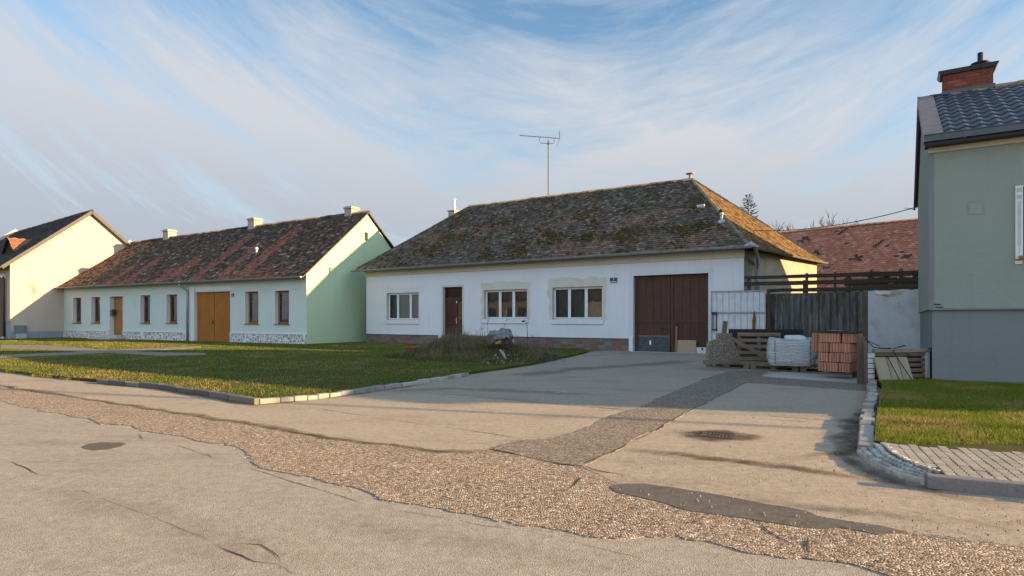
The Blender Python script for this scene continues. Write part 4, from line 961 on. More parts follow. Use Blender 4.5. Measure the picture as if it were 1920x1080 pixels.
for s in (0, 1):
    m = MB(); a, b, c, d = gg; mid = (a+b)/2+.02; a, b = ((a+.02, mid-.012), (mid+.012, b-.02))[s]; y = .13
    m.box(a, b, y, y+.04, .02, d-.02); n = 11; w = (b-a)/n
    for k in range(n): m.box(a+k*w+.006, a+(k+1)*w-.006, y-.02, y, .04, d-.05)
    if s == 0: m.box(b-.05, b-.005, y-.03, y-.02, .03, d-.04)
    L = m.build('gate_leaf', M_orange, GH, False, .004)
    if s == 0:
        m = MB(); m.box(b-.12, b-.06, y-.06, y-.03, 1.0, 1.18); m.build('handle', M_black, L)
# roof
ov = .38; slp = (zA-ZG)/yA; ze = ZG-.02; zl = FG.loc(at(234, 453, FG.P.y+4.4)).z
gx0, gx1 = -.45, WG+.12
G0, G1 = V((gx0, -ov, ze-ov*slp*.3)), V((gx1, -ov, ze-ov*slp*.3)); G2, G3 = V((gx1, yA, zA+.06)), V((gx0-1.2, yA, zA-.35))
G0.x = -.15
def stripe(px0, px1, v0, v1): return (FG.u(px0)+.0, FG.u(px1), v0, v1)
ST = [stripe(366, 386, 0, 4.6), stripe(414, 430, 0, 3.3), stripe(452, 475, 0, 4.9), stripe(206, 217, 0, 2.2), stripe(236, 250, 0, 2.9), stripe(300, 318, 0, 1.4), stripe(318, 338, .4, 2.3)]
def col_green(u, v, j):
    for a, b, c, d in ST:
        if a < u < b and c+rnd(-.2, .2) < v < d+rnd(-.25, .25) and random.random() < .9: return vary(random.choice([(.31, .12, .08), (.27, .105, .072), (.22, .095, .065)]), .2)
    if v < .45 and random.random() < .22: return vary((.30, .12, .045), .25)
    if WG-3.4 < u < WG-1.2 and v < 1.2+.5*nz(u*2, 3) and random.random() < .6-.3*v: return vary((.26, .085, .055), .25)
    if u < 3.5 and random.random() < .35: return vary((.33, .17, .08), .3)
    r = random.random()
    c = (.078, .056, .042) if r < .42 else (.125, .085, .060) if r < .72 else (.045, .036, .029) if r < .85 else (.22, .13, .075) if r < .95 else (.27, .23, .19)
    return vary(c, .3)
m = MB(); roof_face(m, [G0, G1, G2, G3], .17, .145, col_green)
B0, B1 = V((gx1, DG+ov, ze)), V((-.15, DG+ov, ze)); m.face([B0, B1, G3, G2], 1, (.05, .04, .03)); m.face([(0, .02, ZG-.01), (0, DG-.02, ZG-.01), (WG-.02, DG-.02, ZG-.01), (WG-.02, .02, ZG-.01)], 1, (.05, .04, .03)); m.face([G0-V((0, 0, .07)), V((G0.x, 0, ZG+.02)), V((WG, 0, ZG+.02)), V((WG, G1.y, G1.z-.07))], 1, (.05, .04, .03))
groof = m.build('roof', [M_tile, M_tilebase], GH); groof['label'] = 'weathered dark tile roof with stripes of newer red tiles'
m = MB(); ridge_line(m, G3, G2, .085, rc, .38); m.build('ridge_cap', M_ridge, groof, True)
for q in (G1+V((.0, .02, -.05)), B0+V((.0, 0, -.05))): m = MB(); m.bar(q, G2+V((.0, 0, -.05)), .05, .06); m.build('verge_board', M_vergedk, groof)
for px0, px1, yt in ((305, 326, 430.5), (464, 487, 409), (645.6, 668.5, 387.6)):
    pm = (px0+px1)/2; k = (pm-960)/F; R0 = FG.P+FG.n*yA; s = (k*R0.y-R0.x)/(FG.d.x-k*FG.d.y); q = R0+FG.d*s; wdt = (px1-px0)*q.y/F*.5*.92
    zt = at(pm, yt, q.y).z; m = MB(); m.box(s-wdt*.82, s+wdt*.82, yA-.2, yA+.4, zA-.7, zt-.14); m.box(s-wdt*.95, s+wdt*.95, yA-.26, yA+.46, zt-.14, zt-.06); m.box(s-wdt*.85, s+wdt*.85, yA-.2, yA+.4, zt-.06, zt); m.build('chimney', M_chim, groof, False, .012)
ua = (G1-G0).normalized(); na = ua.cross(G3-G0).normalized(); va = na.cross(ua); GM = Matrix.Translation(V((FG.P.x, FG.P.y, 0))) @ Matrix.Rotation(FG.rot, 4, 'Z')
def on_groof(px, py):
    k = V(((px-960)/F, 1, (HZ-py)/F)); A = GM @ G0; N = GM.to_3x3() @ na; O = V((0, 0, H)); t = (A-O).dot(N)/k.dot(N); return FG.loc(O+k*t)
p = on_groof(533, 438); m = MB(); m.obox(p+na*.05, ua, va, na, .2, .12, .04); m.build('vent_tile', M_offwhite, groof, False, .02)
p = on_groof(481, 478); m = MB(); m.obox(p+na*.04, ua, va, na, .16, .13, .03); m.tube([p, p+V((0, 0, .3))], .06, 10); m.tube([p+V((0, 0, .3)), p+V((0, 0, .42))], [.1, .07], 10); m.build('vent_pipe', M_offwhite, groof)
m = MB(); gutter(m, G0+V((-.1, -.07, -.02)), G1+V((.0, -.07, -.02)), .075); m.build('gutter', M_zinc, GH)
ud = FG.u(355); m = MB(); m.tube([(ud-.25, -ov-.06, ZG-.1), (ud-.22, -ov-.06, ZG-.3), (ud+.0, -.12, ZG-.62), (ud+.02, -.12, ZG-.9), (ud+.02, -.12, .0)], .06, 10); m.build('downpipe', M_zinc, GH, True)
a = FG.opening(434.3, 439.3, 550, 557.2); pc = FG.P+FG.d*((a[0]+a[1])/2)
NP = thing('house_number_sign', 'small dark blue number plate beside the orange gate', 'sign', (pc.x-FG.n.x*.004, pc.y-FG.n.y*.004, (a[2]+a[3])/2), FG.rot); w_, h_ = (a[1]-a[0])/2, (a[3]-a[2])/2
m = MB(); m.box(-w_, w_, -.012, 0, -h_, h_); m.build('plate', M_blue, NP, False, .004); m = MB(); m.box(-w_*.85, w_*.85, -.0135, -.012, -h_*.62, -h_*.42); m.build('name_strip', M_enamel, NP); text_obj('numeral', '1', h_*1.25, M_enamel, NP, (0, -.014, h_*.25), (math.pi/2, 0, 0))
pc = FG.P+FG.d*(gd[0]+.11)+FG.n*.09; q = at(214, 586, pc.y)
LB = thing('letter_box', 'dark metal letter box in the doorway of the green house', 'letter box', (pc.x, pc.y, q.z-.16), FG.rot)
m = MB(); m.slab([(-.11, 0), (.17, 0), (.17, .30), (.03, .36), (-.11, .30)], -.1, .1); m.build('case', M_anthr, LB, False, .01); m = MB(); m.box(-.07, .13, -.108, -.1, .22, .25); m.build('slot', M_black, LB)

# ================================================================ the cream house
dC = V((.836, -.549, 0)); nC = V((.549, .836, 0)); k = (19-960)/F; b0 = FG.P; t = (k*b0.y-b0.x)/(-nC.x+k*nC.y)
cP = b0-nC*t*1.0
FC = Frame(cP, dC)
CH = thing('cream_house', 'tall cream gabled house with dark roof at the left edge', 'house', (FC.P.x, FC.P.y, 0), FC.rot)
kA = (170-960)/F; tA = (kA*cP.y-cP.x)/(nC.x-kA*nC.y); zCA = H+(HZ-399)/F*(cP.y+nC.y*tA); ZC = H+(HZ-491)/F*cP.y; DC = 2*tA; WC = 13.0
m = MB(); cg = FC.opening(-40, 8.5, 521, 639); cg = (cg[0], cg[1], -.08, cg[3])
m.wall(-WC, 0, -.1, ZC, [cg], 0, .2, 0, 0)
m.face([(0, 0, -.1), (0, DC, -.1), (0, DC, ZC), (0, DC/2, zCA), (0, 0, ZC)]); m.face([(-WC, 0, -.1), (-WC, 0, ZC), (-WC, DC/2, zCA), (-WC, DC, ZC), (-WC, DC, -.1)]); m.face([(-WC, DC, -.1), (-WC, DC, ZC), (0, DC, ZC), (0, DC, -.1)])
m.build('wall', M_cream, CH)
m = MB(); m.box(0, .035, .0, DC, -.1, .48); m.box(cg[1]+.02, .035, -.035, 0, -.1, .48 if False else 1.15); m.build('plinth', M_plinthgrey, CH, False, .005)
m = MB(); vy = (59.0-960)/F; 
tv = lambda px: (((px-960)/F)*cP.y-cP.x)/(nC.x-((px-960)/F)*nC.y)
zv = lambda px, py: H+(HZ-py)/F*(cP.y+nC.y*tv(px))
m.box(0, .02, tv(48.5), tv(58.5), zv(53, 503), zv(53, 494.5)); o = m.build('wall_vent', M_plinthgrey, CH); 
m = MB(); sC = (zCA-ZC)/(DC/2); ovc = .45; c_e = ZC-ovc*sC+.1
C0, C1, C2, C3 = V((-WC-.2, -ovc, c_e)), V((.22, -ovc, c_e)), V((.22, DC/2, zCA+.12)), V((-WC-.2, DC/2, zCA+.12-.45))
def col_dark(u, v, j): return vary(random.choice([(.05, .046, .042), (.065, .058, .05), (.04, .036, .034), (.085, .07, .055)]), .25)
roof_face(m, [C0, C1, C2, C3], .22, .19, col_dark, sag=.01)
m.face([V((.22, DC+ovc, c_e)), V((-WC-.2, DC+ovc, c_e)), C3, C2], 1, (.04, .04, .04)); m.face([(-WC, .02, ZC-.01), (-WC, DC-.02, ZC-.01), (-.02, DC-.02, ZC-.01), (-.02, .02, ZC-.01)], 1, (.05, .04, .03))
cro = m.build('roof', [M_tile, M_tilebase], CH); cro['label'] = 'dark grey tiled roof'
for q in (C1+V((.03, -.03, -.10)), V((.25, DC+ovc, c_e-.1))): m = MB(); m.bar(q, C2+V((.03, 0, -.09)), .05, .2); m.build('verge_board', M_vergedk, cro)
m = MB(); ridge_line(m, C3, C2, .1, lambda: vary((.06, .055, .05), .2), .4); m.build('ridge_cap', M_ridge, cro, True)
m = MB(); gutter(m, C0+V((0, -.08, -.05)), C1+V((0, -.08, -.05)), .08); m.build('gutter', M_copper, CH)
m = MB(); ux = FC.u(11.5); m.tube([(ux-.1, -ovc-.05, c_e-.1), (ux-.08, -ovc-.05, c_e-.4), (ux, -.10, c_e-.75), (ux, -.10, c_e-1.1), (ux, -.10, .08)], .065, 10); m.build('downpipe', M_copper, CH, True)
m = MB(); m.lathe((ux, -.16, -.02), [(.02, 0), (.11, .03), (.13, .1), (.08, .18), (.02, .2)], 12); m.build('downpipe_foot', M_concrete, CH, True)
m = MB(); a, b, c, d = cg; m.box(a, b, .12, .17, .03, d)
for kx in range(int((b-a)/.16)): m.box(a+kx*.16+.006, a+(kx+1)*.16-.006, .10, .12, .05, d-.03)
m.build('gate', M_greygate, CH, False, .004)
m = MB(); m.box(a-.12, a, -.02, 0, 0, d+.14); m.box(b, b+.1, -.02, 0, 1.15, d+.14); m.box(a, b, -.02, 0, d, d+.14); m.build('gate_surround', M_trimw, CH)
# dormer with red tiles
up = FC.u(8); m = MB(); zr = FC.z(10, 447)+.45; dx = up-2.0
yf = .9; hwid = .95
zf = ZC+(yf)*sC+.1; rz = zf+.95
A0, A1, Ap = V((dx-hwid, yf, zf)), V((dx+hwid, yf, zf)), V((dx, yf, rz)); bk = (rz-ZC)/sC
Bp = V((dx, bk+.1, rz)); 
Br = V((dx+hwid, yf+.02, zf))
m.face([A0, A1, Ap], 1, (.2, .15, .1))
roof_face(m, [A1+V((.1, -.15, -.06)), V((dx+hwid*.9, (zf+.35-ZC)/sC, zf+.1)), Bp, Ap+V((0, -.15, 0))], .18, .15, lambda u, v, j: vary((.30, .13, .075), .2), sag=0)
roof_face(m, [A0+V((-.1, (zf+.3-ZC)/sC-yf, -.0)), A0+V((-.1, -.15, -.06)), Ap+V((0, -.15, 0)), Bp], .18, .15, lambda u, v, j: vary((.30, .13, .075), .2), sag=0)
o = m.build('dormer', [M_tile, M_tilebase], cro); o['label'] = 'small dormer with red tiles'
m = MB(); cx = tv(28), tv(47)
pc = cP+nC*tv(37)+dC*.02
EC = thing('electric_cabinet', 'grey electric cabinet on a concrete foot by the cream wall', 'cabinet', (pc.x, pc.y, 0), FC.rot)
hw = (tv(47)-tv(28))/2; zt = zv(37, 610); m = MB(); m.box(.012, .30, -hw, hw, .36, zt-.03); m.build('body', M_cabinet, EC, False, .01)
m = MB(); m.box(.0, .33, -hw-.03, hw+.03, zt-.03, zt); m.build('lid', M_cabinet, EC, False, .008)
m = MB(); m.box(.302, .315, -hw+.03, hw-.03, .42, zt-.08); o = m.build('door', M_cabinet, EC, False, .004); m = MB(); m.box(.315, .335, hw-.12, hw-.09, .65, .75); m.build('handle', M_black, o)
m = MB(); m.box(.02, .31, -hw+.01, hw-.01, -.1, .355); m.build('foot', M_concrete, EC, False, .01)

# ================================================================ the sage house on the right
rP = gp(1748, 722, 0); dR = V((1770, -1130, 0)).normalized(); FR = Frame(rP, dR); WR, DR = 14.0, 7.37
RH = thing('sage_house', 'tall sage green house with dark wavy tile roof and red chimney', 'house', (FR.P.x, FR.P.y, 0), FR.rot)
ZR, ZB = 4.66, 1.43; zRA = 6.47
po = .045
wop = (FR.u(1917), FR.u(1917)+1.0, FR.z(1917, 480), FR.z(1917, 352)+.02)
m = MB(); m.wall(-po, WR, ZB, ZR+.05, [wop], -po, .16, 0, 1)
m.face([(-po, -po, ZB), (-po, -po, ZR), (-po, DR/2, zRA-.05), (-po, DR, ZR), (-po, DR, ZB)]); m.face([(-po, -po, ZB), (-po, DR, ZB), (WR, DR, ZB), (WR, -po, ZB)])
m.face([(WR, -po, ZB-1.6), (WR, DR, ZB-1.6), (WR, DR, ZR), (WR, DR/2, zRA-.05), (WR, -po, ZR)]); m.face([(-po, DR, -.1), (-po, DR, ZR), (WR, DR, ZR), (WR, DR, -.1)])
m.build('upper_wall', [M_sage, M_trimw], RH)
m = MB(); m.face([(0, 0, -.1), (WR, 0, -.1), (WR, 0, ZB), (0, 0, ZB)]); m.face([(0, DR, -.1), (0, 0, -.1), (0, 0, ZB), (0, DR, ZB)]); m.build('base_wall', M_bay, RH)
m = MB(); m.box(-po-.012, .02, -po-.012, .02, ZB, 4.36); m.box(-po-.012, WR, -po-.014, -po, ZB-.012, ZB+.02); m.build('corner_trim', M_bay, RH)
m = MB(); m.box(-po-.02, WR, -po-.035, 0, 4.37, 4.56); m.box(-po-.05, WR, -po-.09, 0, 4.56, 4.66); m.build('cornice', M_cornice, RH, False, .006)
m = MB(); a = FR.opening(1815, 1844.5, 378.5, 402.5); x0, x1, z0, z1 = a
for q in ((x0, x1, z0, z0+.008), (x0, x1, z1-.008, z1), (x0, x0+.008, z0+.008, z1-.008), (x1-.008, x1, z0+.008, z1-.008)): m.box(q[0], q[1], -po-.008, -po, q[2], q[3])
m.box(x0+.008, x1-.008, -po-.003, -po, z0+.008, z1-.008); m.build('wall_hatch', M_sage, RH)
# signature of the plasterer
m = MB()
def scribble(px0, px1, py, h):
    n = 44; pts = []
    for k in range(n):
        px = px0+(px1-px0)*k/(n-1); pts.append(V((FR.u(px), -po-.006, FR.z(px, py)+h*math.sin(k*2.2)*(.35+.9*abs(nz(k*.7, py))))))
        if k % 5 == 4 and len(pts) > 1: m.tube(pts, .0022, 4); pts = []
    if len(pts) > 1: m.tube(pts, .0022, 4)
scribble(1750, 1764, 571, .030); scribble(1753, 1768.5, 576, .028); m.build('signature', M_black, RH)
# window with ornamented white frame
m = MB(); x0, x1, z0, z1 = wop; fo = x0-FR.u(1902.5); zt, zb_ = FR.z(1903, 350), FR.z(1903, 486.5)
m.box(x0-fo, x0, -po-.03, -po, zb_, zt); m.box(x1, x1+fo, -po-.03, -po, zb_, zt); m.box(x0, x1, -po-.03, -po, z1, zt); m.box(x0, x1, -po-.03, -po, zb_, z0)
wf = m.build('window', M_trimw, RH, False, .006); wf['label'] = 'window in a white frame incised with a key pattern'
m = MB(); y = -po-.033
def stroke(pts, w=.008):
    for a, b in zip(pts, pts[1:]):
        xa, xb = sorted((a[0], b[0])); za, zb = sorted((a[1], b[1])); m.box(xa-w/2, xb+w/2, y, y+.002, za-w/2, zb+w/2)
def key(cx, cz, s): stroke([(cx-s, cz-s), (cx+s, cz-s), (cx+s, cz+s), (cx-s, cz+s), (cx-s, cz-s*.4), (cx+s*.4, cz-s*.4), (cx+s*.4, cz+s*.4), (cx-s*.35, cz+s*.4), (cx-s*.35, cz)])
for xc in (x0-fo*.5, x1+fo*.5):
    key(xc, zt-.075, fo*.27); key(xc, zt-.20, fo*.27)
    for q, l in ((-.16, 1.05), (0, 1.2), (.16, 1.05)): stroke([(xc+q*fo, zt-.27), (xc+q*fo, zt-l)], .007)
key(x0+.1, zt-.075, fo*.27); key(x1-.1, zt-.075, fo*.27)
m.build('ornament', M_zinc, wf)
m = MB(); w = .07; y = .05
m.box(x0, x0+w, y, y+.06, z0, z1); m.box(x1-w, x1, y, y+.06, z0, z1); m.box(x0+w, x1-w, y, y+.06, z0, z0+w); m.box(x0+w, x1-w, y, y+.06, z1-w, z1); m.box((x0+x1)/2-.05, (x0+x1)/2+.05, y, y+.06, z0+w, z1-w); m.build('sash', M_doorwood, wf)
m = MB(); m.face([(x0+w, y+.03, z0+w), (x1-w, y+.03, z0+w), (x1-w, y+.03, z1-w), (x0+w, y+.03, z1-w)]); m.build('pane', M_glass, wf)
m = MB(); m.box(x0-.06, x1+.06, -po-.08, 0, z0-.05, z0); m.build('sill', M_brownframe, wf)
m = MB()
for k in range(10): m.box(x0-fo+k*.15, x0-fo+k*.15+.1, -po-.02, -po, zb_-.09, zb_-.03)
m.build('dentil', M_beige, RH)
# wavy pantile roof
sR = (zRA-ZR)/(DR/2); og = .22; m = MB()
lenR = math.hypot(DR/2+og, (DR/2+og)*sR); ca, sa = (DR/2+og)/lenR, (DR/2+og)*sR/lenR
pr = [(0, 0), (.04, .012), (.08, .032), (.12, .042), (.16, .032), (.20, .012), (.235, 0)]; pit = .235; nrow = 11; rl = lenR/nrow
x_st = .16
ncol = int((WR-x_st+.3)/pit)
for r in range(nrow):
    v0, v1 = r*rl, (r+1)*rl+.03
    for c in range(ncol):
        dz_ = rnd(-.003, .003)
        for (xa, ha), (xb, hb) in zip(pr, pr[1:]):
            X0, X1 = x_st+c*pit+xa, x_st+c*pit+xb
            def q(x, v, h): return V((x, -og+v*ca-h*sa, ZR+.06-og*sR+v*sa+h*ca))
            m.face([q(X0, v0, ha+.03+dz_), q(X1, v0, hb+.03+dz_), q(X1, v1, hb), q(X0, v1, ha)]); m.face([q(X0, v0, ha-.02), q(X1, v0, hb-.02), q(X1, v0, hb+.03+dz_), q(X0, v0, ha+.03+dz_)])
zz = ZR+.0-og*sR
m.face([(-po, -og, zz), (WR+.2, -og, zz), (WR+.2, DR/2, zRA), (-po, DR/2, zRA)]); m.face([(WR+.2, DR+.3, ZR-.1), (-po-.1, DR+.3, ZR-.1), (-po-.1, DR/2, zRA+.0), (WR+.2, DR/2, zRA)])
rro = m.build('roof', M_pantile, RH); rro['label'] = 'anthracite pantile roof with wavy rows'
m = MB(); A, B, Cc = V((-po-.0, -og, zz+.1)), V((-po-.0, DR/2, zRA+.12)), V((-po-.0, DR+.3, ZR-.02))
up_ = V((0, -sa, ca))
m.hexa([A+V((-.07, 0, -.04)), A+V((.21, 0, -.04)), B+V((.21, 0, -.04)), B+V((-.07, 0, -.04)), A+V((-.07, 0, .02)), A+V((.21, 0, .02)), B+V((.21, 0, .02)), B+V((-.07, 0, .02))])
m.build('verge_flashing', M_verge, rro)
m = MB()
m.hexa([A+V((-.10, 0, -.16)), A+V((-.068, 0, -.16)), B+V((-.068, 0, -.16)), B+V((-.10, 0, -.16)), A+V((-.10, 0, .03)), A+V((-.068, 0, .03)), B+V((-.068, 0, .03)), B+V((-.10, 0, .03))])
m.hexa([B+V((-.10, 0, -.16)), B+V((-.06, 0, -.16)), Cc+V((-.06, 0, -.16)), Cc+V((-.10, 0, -.16)), B+V((-.10, 0, .03)), B+V((-.06, 0, .03)), Cc+V((-.06, 0, .03)), Cc+V((-.10, 0, .03))])
m.build('verge_board', M_verge, rro)
m = MB(); ridge_line(m, V((.1, DR/2, zRA+.05)), V((WR, DR/2, zRA+.05)), .085, lambda: (.035, .038, .045), .4); m.build('ridge_cap', M_ridge, rro, True)
m = MB(); m.box(-po-.1, WR+.2, -og-.15, -og+.02, zz-.03, zz+.09); m.box(-po-.1, WR+.2, -og-.165, -og-.145, zz+.085, zz+.105); 
for k in range(12): m.box(.45+k*.9, .475+k*.9, -og-.16, -og-.15, zz-.05, zz+.09)
m.build('gutter', M_anthr, RH, False, .012)
m = MB(); m.box(-po-.08, WR+.1, -og-.10, .0, zz-.09, zz-.035); m.build('soffit', M_black, RH)
# chimney
cx0, cx1 = .36, 1.30; cy0, cy1 = DR/2-.02, DR/2+.42; zt = 7.02; m = MB(); m.box(cx0+.012, cx1-.012, cy0+.012, cy1-.012, zRA-.4, zt, 1, (.2, .16, .14))
hh = .065
for r in range(int((zt-zRA+.25)/.075)):
    z = zRA-.2+r*.075; x = cx0-(.11 if r % 2 else 0)
    while x < cx1-.02:
        a, b = max(x, cx0), min(x+.215, cx1)
        if b-a > .03: m.box(a+.004, b-.004, cy0-rnd(0, .003), cy0+.03, z, z+hh, 0, vary(random.choice([(.26, .06, .035), (.22, .05, .03), (.30, .085, .05), (.17, .045, .03)]), .2))
        x += .225
    y = cy0+.035
    while y < cy1-.02:
        b = min(y+.215, cy1)
        for xs in (cx0, cx1-.03): m.box(xs, xs+.03, y+.004, b-.004, z, z+hh, 0, vary((.25, .06, .038), .2))
        y += .225
ch = m.build('chimney', [M_mbrick, M_mortar], rro); ch['label'] = 'red brick chimney with a dark metal cap'
m = MB(); m.hexa([(cx0-.05, cy0-.05, zt), (cx1+.05, cy0-.05, zt), (cx1+.05, cy1+.05, zt), (cx0-.05, cy1+.05, zt), (cx0-.10, cy0-.10, zt+.09), (cx1+.10, cy0-.10, zt+.09), (cx1+.10, cy1+.10, zt+.09), (cx0-.10, cy1+.10, zt+.09)]); m.build('chimney_cap', M_anthr, rro, False, .008)
m = MB(); m.box(cx0-.03, cx1+.03, cy0-.05, cy1+.03, zRA+.0, zRA+.16); m.build('chimney_flashing', M_anthr, rro)
pcx = cx0+.72; m = MB(); m.lathe((pcx, (cy0+cy1)/2, zt+.09), [(.13, 0), (.13, .07), (.19, .085), (.19, .115), (.09, .135), (.055, .15), (.055, .36), (.02, .37)], 16); m.build('chimney_pot', M_black, rro, True)
# unseen wing, added and shaped to throw shade on the white house's side wall
wr = FR.loc((16.3, 19.95, 6.75)); wq, we = 2.7, 4.0; wl_ = 9.0; m = MB()
for xx in (wr.x, wr.x+wl_): m.face([(xx, wr.y-wq, -.1), (xx, wr.y+wq, -.1), (xx, wr.y+wq, we), (xx, wr.y, wr.z), (xx, wr.y-wq, we)])
for yy in (wr.y-wq, wr.y+wq): m.face([(wr.x, yy, -.1), (wr.x+wl_, yy, -.1), (wr.x+wl_, yy, we), (wr.x, yy, we)])
m.build('unseen_shade_wing', M_sage, RH); m = MB()
for sg in (-1, 1):
    e0 = V((0, sg*(wq+.2), we-.2-wr.z)); P4 = [V((wr.x-.2, wr.y, wr.z))+e0, V((wr.x+wl_+.2, wr.y, wr.z))+e0, V((wr.x+wl_+.2, wr.y, wr.z)), V((wr.x-.2, wr.y, wr.z))]
    m.hexa([p+V((0, 0, -.02)) for p in P4]+[p+V((0, 0, .10)) for p in P4])
m.build('unseen_shade_wing_roof', M_pantile, RH)

# ================================================================ the barn behind
bA, bB = at(1440, 439, 37.0), at(1760, 408.5, 31.0); FB = Frame(bA, bB-bA); WB = (V((bB.x, bB.y, 0))-FB.P).length
BN = thing('red_roof_barn', 'barn with a large red tiled roof behind the wooden fence', 'barn', (FB.P.x, FB.P.y, 0), FB.rot)
def col_barn(u, v, j):
    r = random.random(); c = (.40, .155, .095) if r < .6 else (.33, .135, .085) if r < .85 else (.46, .22, .14)
    if u < WB*.62: c = lerp3(c, (.52, .29, .20), .4)
    q = nz(u*.9, v*1.2, 3)
    if q > .33 and random.random() < .6: c = (.075, .052, .045)
    return vary(c, .16)
m = MB(); h = (bA.z+bB.z)/2; B0, B1, B2, B3 = V((-3, -4.2, h-3.7)), V((WB+4, -4.2, h-3.7)), V((WB+4, 0, h)), V((-3, 0, h))
roof_face(m, [B0, B1, B2, B3], .19, .16, col_barn, sag=.03)
m.face([V((WB+4, 4.2, h-3.7)), V((-3, 4.2, h-3.7)), B3, B2], 1, (.06, .04, .03)); bro = m.build('roof', [M_tile, M_tilebase], BN)
m = MB(); ridge_line(m, B3, B2, .1, lambda: vary((.20, .12, .09), .3), .4); m.build('ridge_cap', M_ridge, bro, True)
m = MB(); m.box(-2.8, WB+3.8, -3.8, 3.8, -.1, h-3.45); m.face([(-2.8, -3.8, h-3.45), (-2.8, 3.8, h-3.45), (-2.8, 0, h-.1)]); m.face([(WB+3.8, -3.8, h-3.45), (WB+3.8, 0, h-.1), (WB+3.8, 3.8, h-3.45)]); m.build('wall', M_side, BN)
# ================================================================ the yard between the houses
p0 = at(1397, 519, 20.5); p1 = at(1727, 510, 17.35); FF = Frame(p0, V((p1.x-p0.x, p1.y-p0.y, 0))); LF = (V((p1.x, p1.y, 0))-FF.P).length
WF = thing('wooden_rail_fence', 'blackened wooden rails above the corrugated fence and wall', 'fence', (FF.P.x, FF.P.y, 0), FF.rot)
def rail(xa, ya0, ya1, xb, yb0, yb1, off):
    m = MB(); ua, ub = FF.u(xa), FF.u(xb); n = 9
    za0, za1 = FF.z(xa, ya1), FF.z(xa, ya0); zb0, zb1 = FF.z(xb, yb1), FF.z(xb, yb0)
    top = []; bot = []
    for k in range(n+1):
        t = k/n; u = ua+(ub-ua)*t; top.append((u, za1+(zb1-za1)*t+rnd(-.012, .012))); bot.append((u, za0+(zb0-za0)*t+rnd(-.012, .012)))
    m.slab(bot+top[::-1], off-.05, off, 0); return m.build('rail', M_blackwood, WF)
rail(1396, 518, 523.5, 1727, 507, 517, 0); rail(1396, 528.5, 536.5, 1727, 521, 529.5, -.01); rail(1440, 542, 548, 1727, 535, 543.5, 0)
for px_, zt, w in ((1403, 2.62, .1), (1512, 2.72, .07), (1507, 2.5, .06), (1565, 2.72, .06), (1590, 2.6, .12), (1634, 2.74, .08), (1689, 2.72, .09), (1722, 2.5, .1)):
    u = FF.u(px_); m = MB(); m.box(u-w/2, u+w/2, .004, .1, .0, zt); m.build('post', M_oldwoodv, WF, False, .01)
# torn netting and shingle scraps between the upper rails
m = MB()
for k in range(60):
    u = rnd(FF.u(1585), FF.u(1720)); z = rnd(2.14, 2.45); s = rnd(.05, .13)
    m.obox(V((u, .03+rnd(0, .03), z)), V((1, 0, rnd(-.3, .3))).normalized(), (0, 1, 0), V((rnd(-.3, .3), 0, 1)).normalized(), s, .006, s*.7)
o = m.build('backing_boards', M_oldwoodv, WF); o['label'] = 'ragged boards behind the upper rails'
# corrugated sheets
u0, u1 = FF.u(1438), FF.u(1622); zt = 2.05
CF = thing('corrugated_fence', 'mossy grey corrugated fibre cement fence behind the pallets', 'fence', (FF.P.x, FF.P.y, 0), FF.rot)
for k in range(3):
    a, b = u0+(u1-u0)*k/3-.02, u0+(u1-u0)*(k+1)/3+.03; m = MB(); n = int((b-a)/.0222); z1 = zt+rnd(-.03, .03)
    P = [(a+(b-a)*i/n, -.10-.012*k+.03*math.sin((a+(b-a)*i/n)*2*math.pi/.177)) for i in range(n+1)]
    for (xa, ya), (xb, yb) in zip(P, P[1:]):
        m.face([(xa, ya, 0), (xb, yb, 0), (xb, yb, z1), (xa, ya, z1)]); m.face([(xa, ya+.008, 0), (xa, ya+.008, z1), (xb, yb+.008, z1), (xb, yb+.008, 0)]); m.face([(xa, ya, z1), (xb, yb, z1), (xb, yb+.008, z1), (xa, ya+.008, z1)])
    m.build('sheet', M_corr, CF)
m = MB(); m.box(u1-.06, u1+.10, -.17, -.02, 0, 2.1); m.build('post', M_oldwoodv, CF, False, .01)
m = MB()
for k in range(70):
    u = rnd(u0, u1); s = rnd(.015, .045); m.lathe((u, -.08, zt-.02), [(s, 0), (s*.9, s*.6), (s*.3, s)], 6)
o = m.build('moss', plain('fence_moss', (.07, .06, .02), .95, .4), CF, True); o['kind'] = 'stuff'
# old white wall
u0w, u1w = FF.u(1621), FF.u(1737)
WW = thing('white_wall', 'short whitewashed wall with peeling plaster beside the sage house', 'wall', (FF.P.x, FF.P.y, 0), FF.rot)
m = MB(); topz = [(u0w+(u1w-u0w)*k/14, 2.10+rnd(-.015, .015)) for k in range(15)]
m.slab([(u0w, -.1), (u1w, -.1)]+topz[::-1], -.16, .15); m.build('body', M_oldwhite, WW)
m = MB(); ua, ub = FF.u(1642), FF.u(1692); P = []
for k in range(36):
    t = 2*math.pi*k/36; P.append((ua+(ub-ua)*.5+(ub-ua)*.5*math.cos(t)*(1+.35*nz(math.cos(t)*3, math.sin(t)*3, 5)), 2.02+.13*math.sin(t)*(1+.6*nz(math.cos(t)*4, math.sin(t)*4))))
P = [(x, min(z, 2.085)) for x, z in P]; m.face([(x, -.164, z) for x, z in P]); o = m.build('bare_patch', stucco('bare_render', (.46, .40, .31), .35, 30, .8, 4.0, (.12, .11, .10), (.5, .62)), WW); o['label'] = 'peeled patch showing bare render'
m = MB(); P = []
for k in range(40):
    t = 2*math.pi*k/40; P.append((ua+(ub-ua)*.3+(ub-ua)*.30*math.cos(t)*(1+.4*nz(math.cos(t)*3, math.sin(t)*3, 8)), 2.03+.06*math.sin(t)*(1+.6*nz(math.cos(t)*4, math.sin(t)*4, 3))))
m.face([(x, -.167, min(z, 2.08)) for x, z in P]); m.build('plaster_scar', M_trimw, WW)
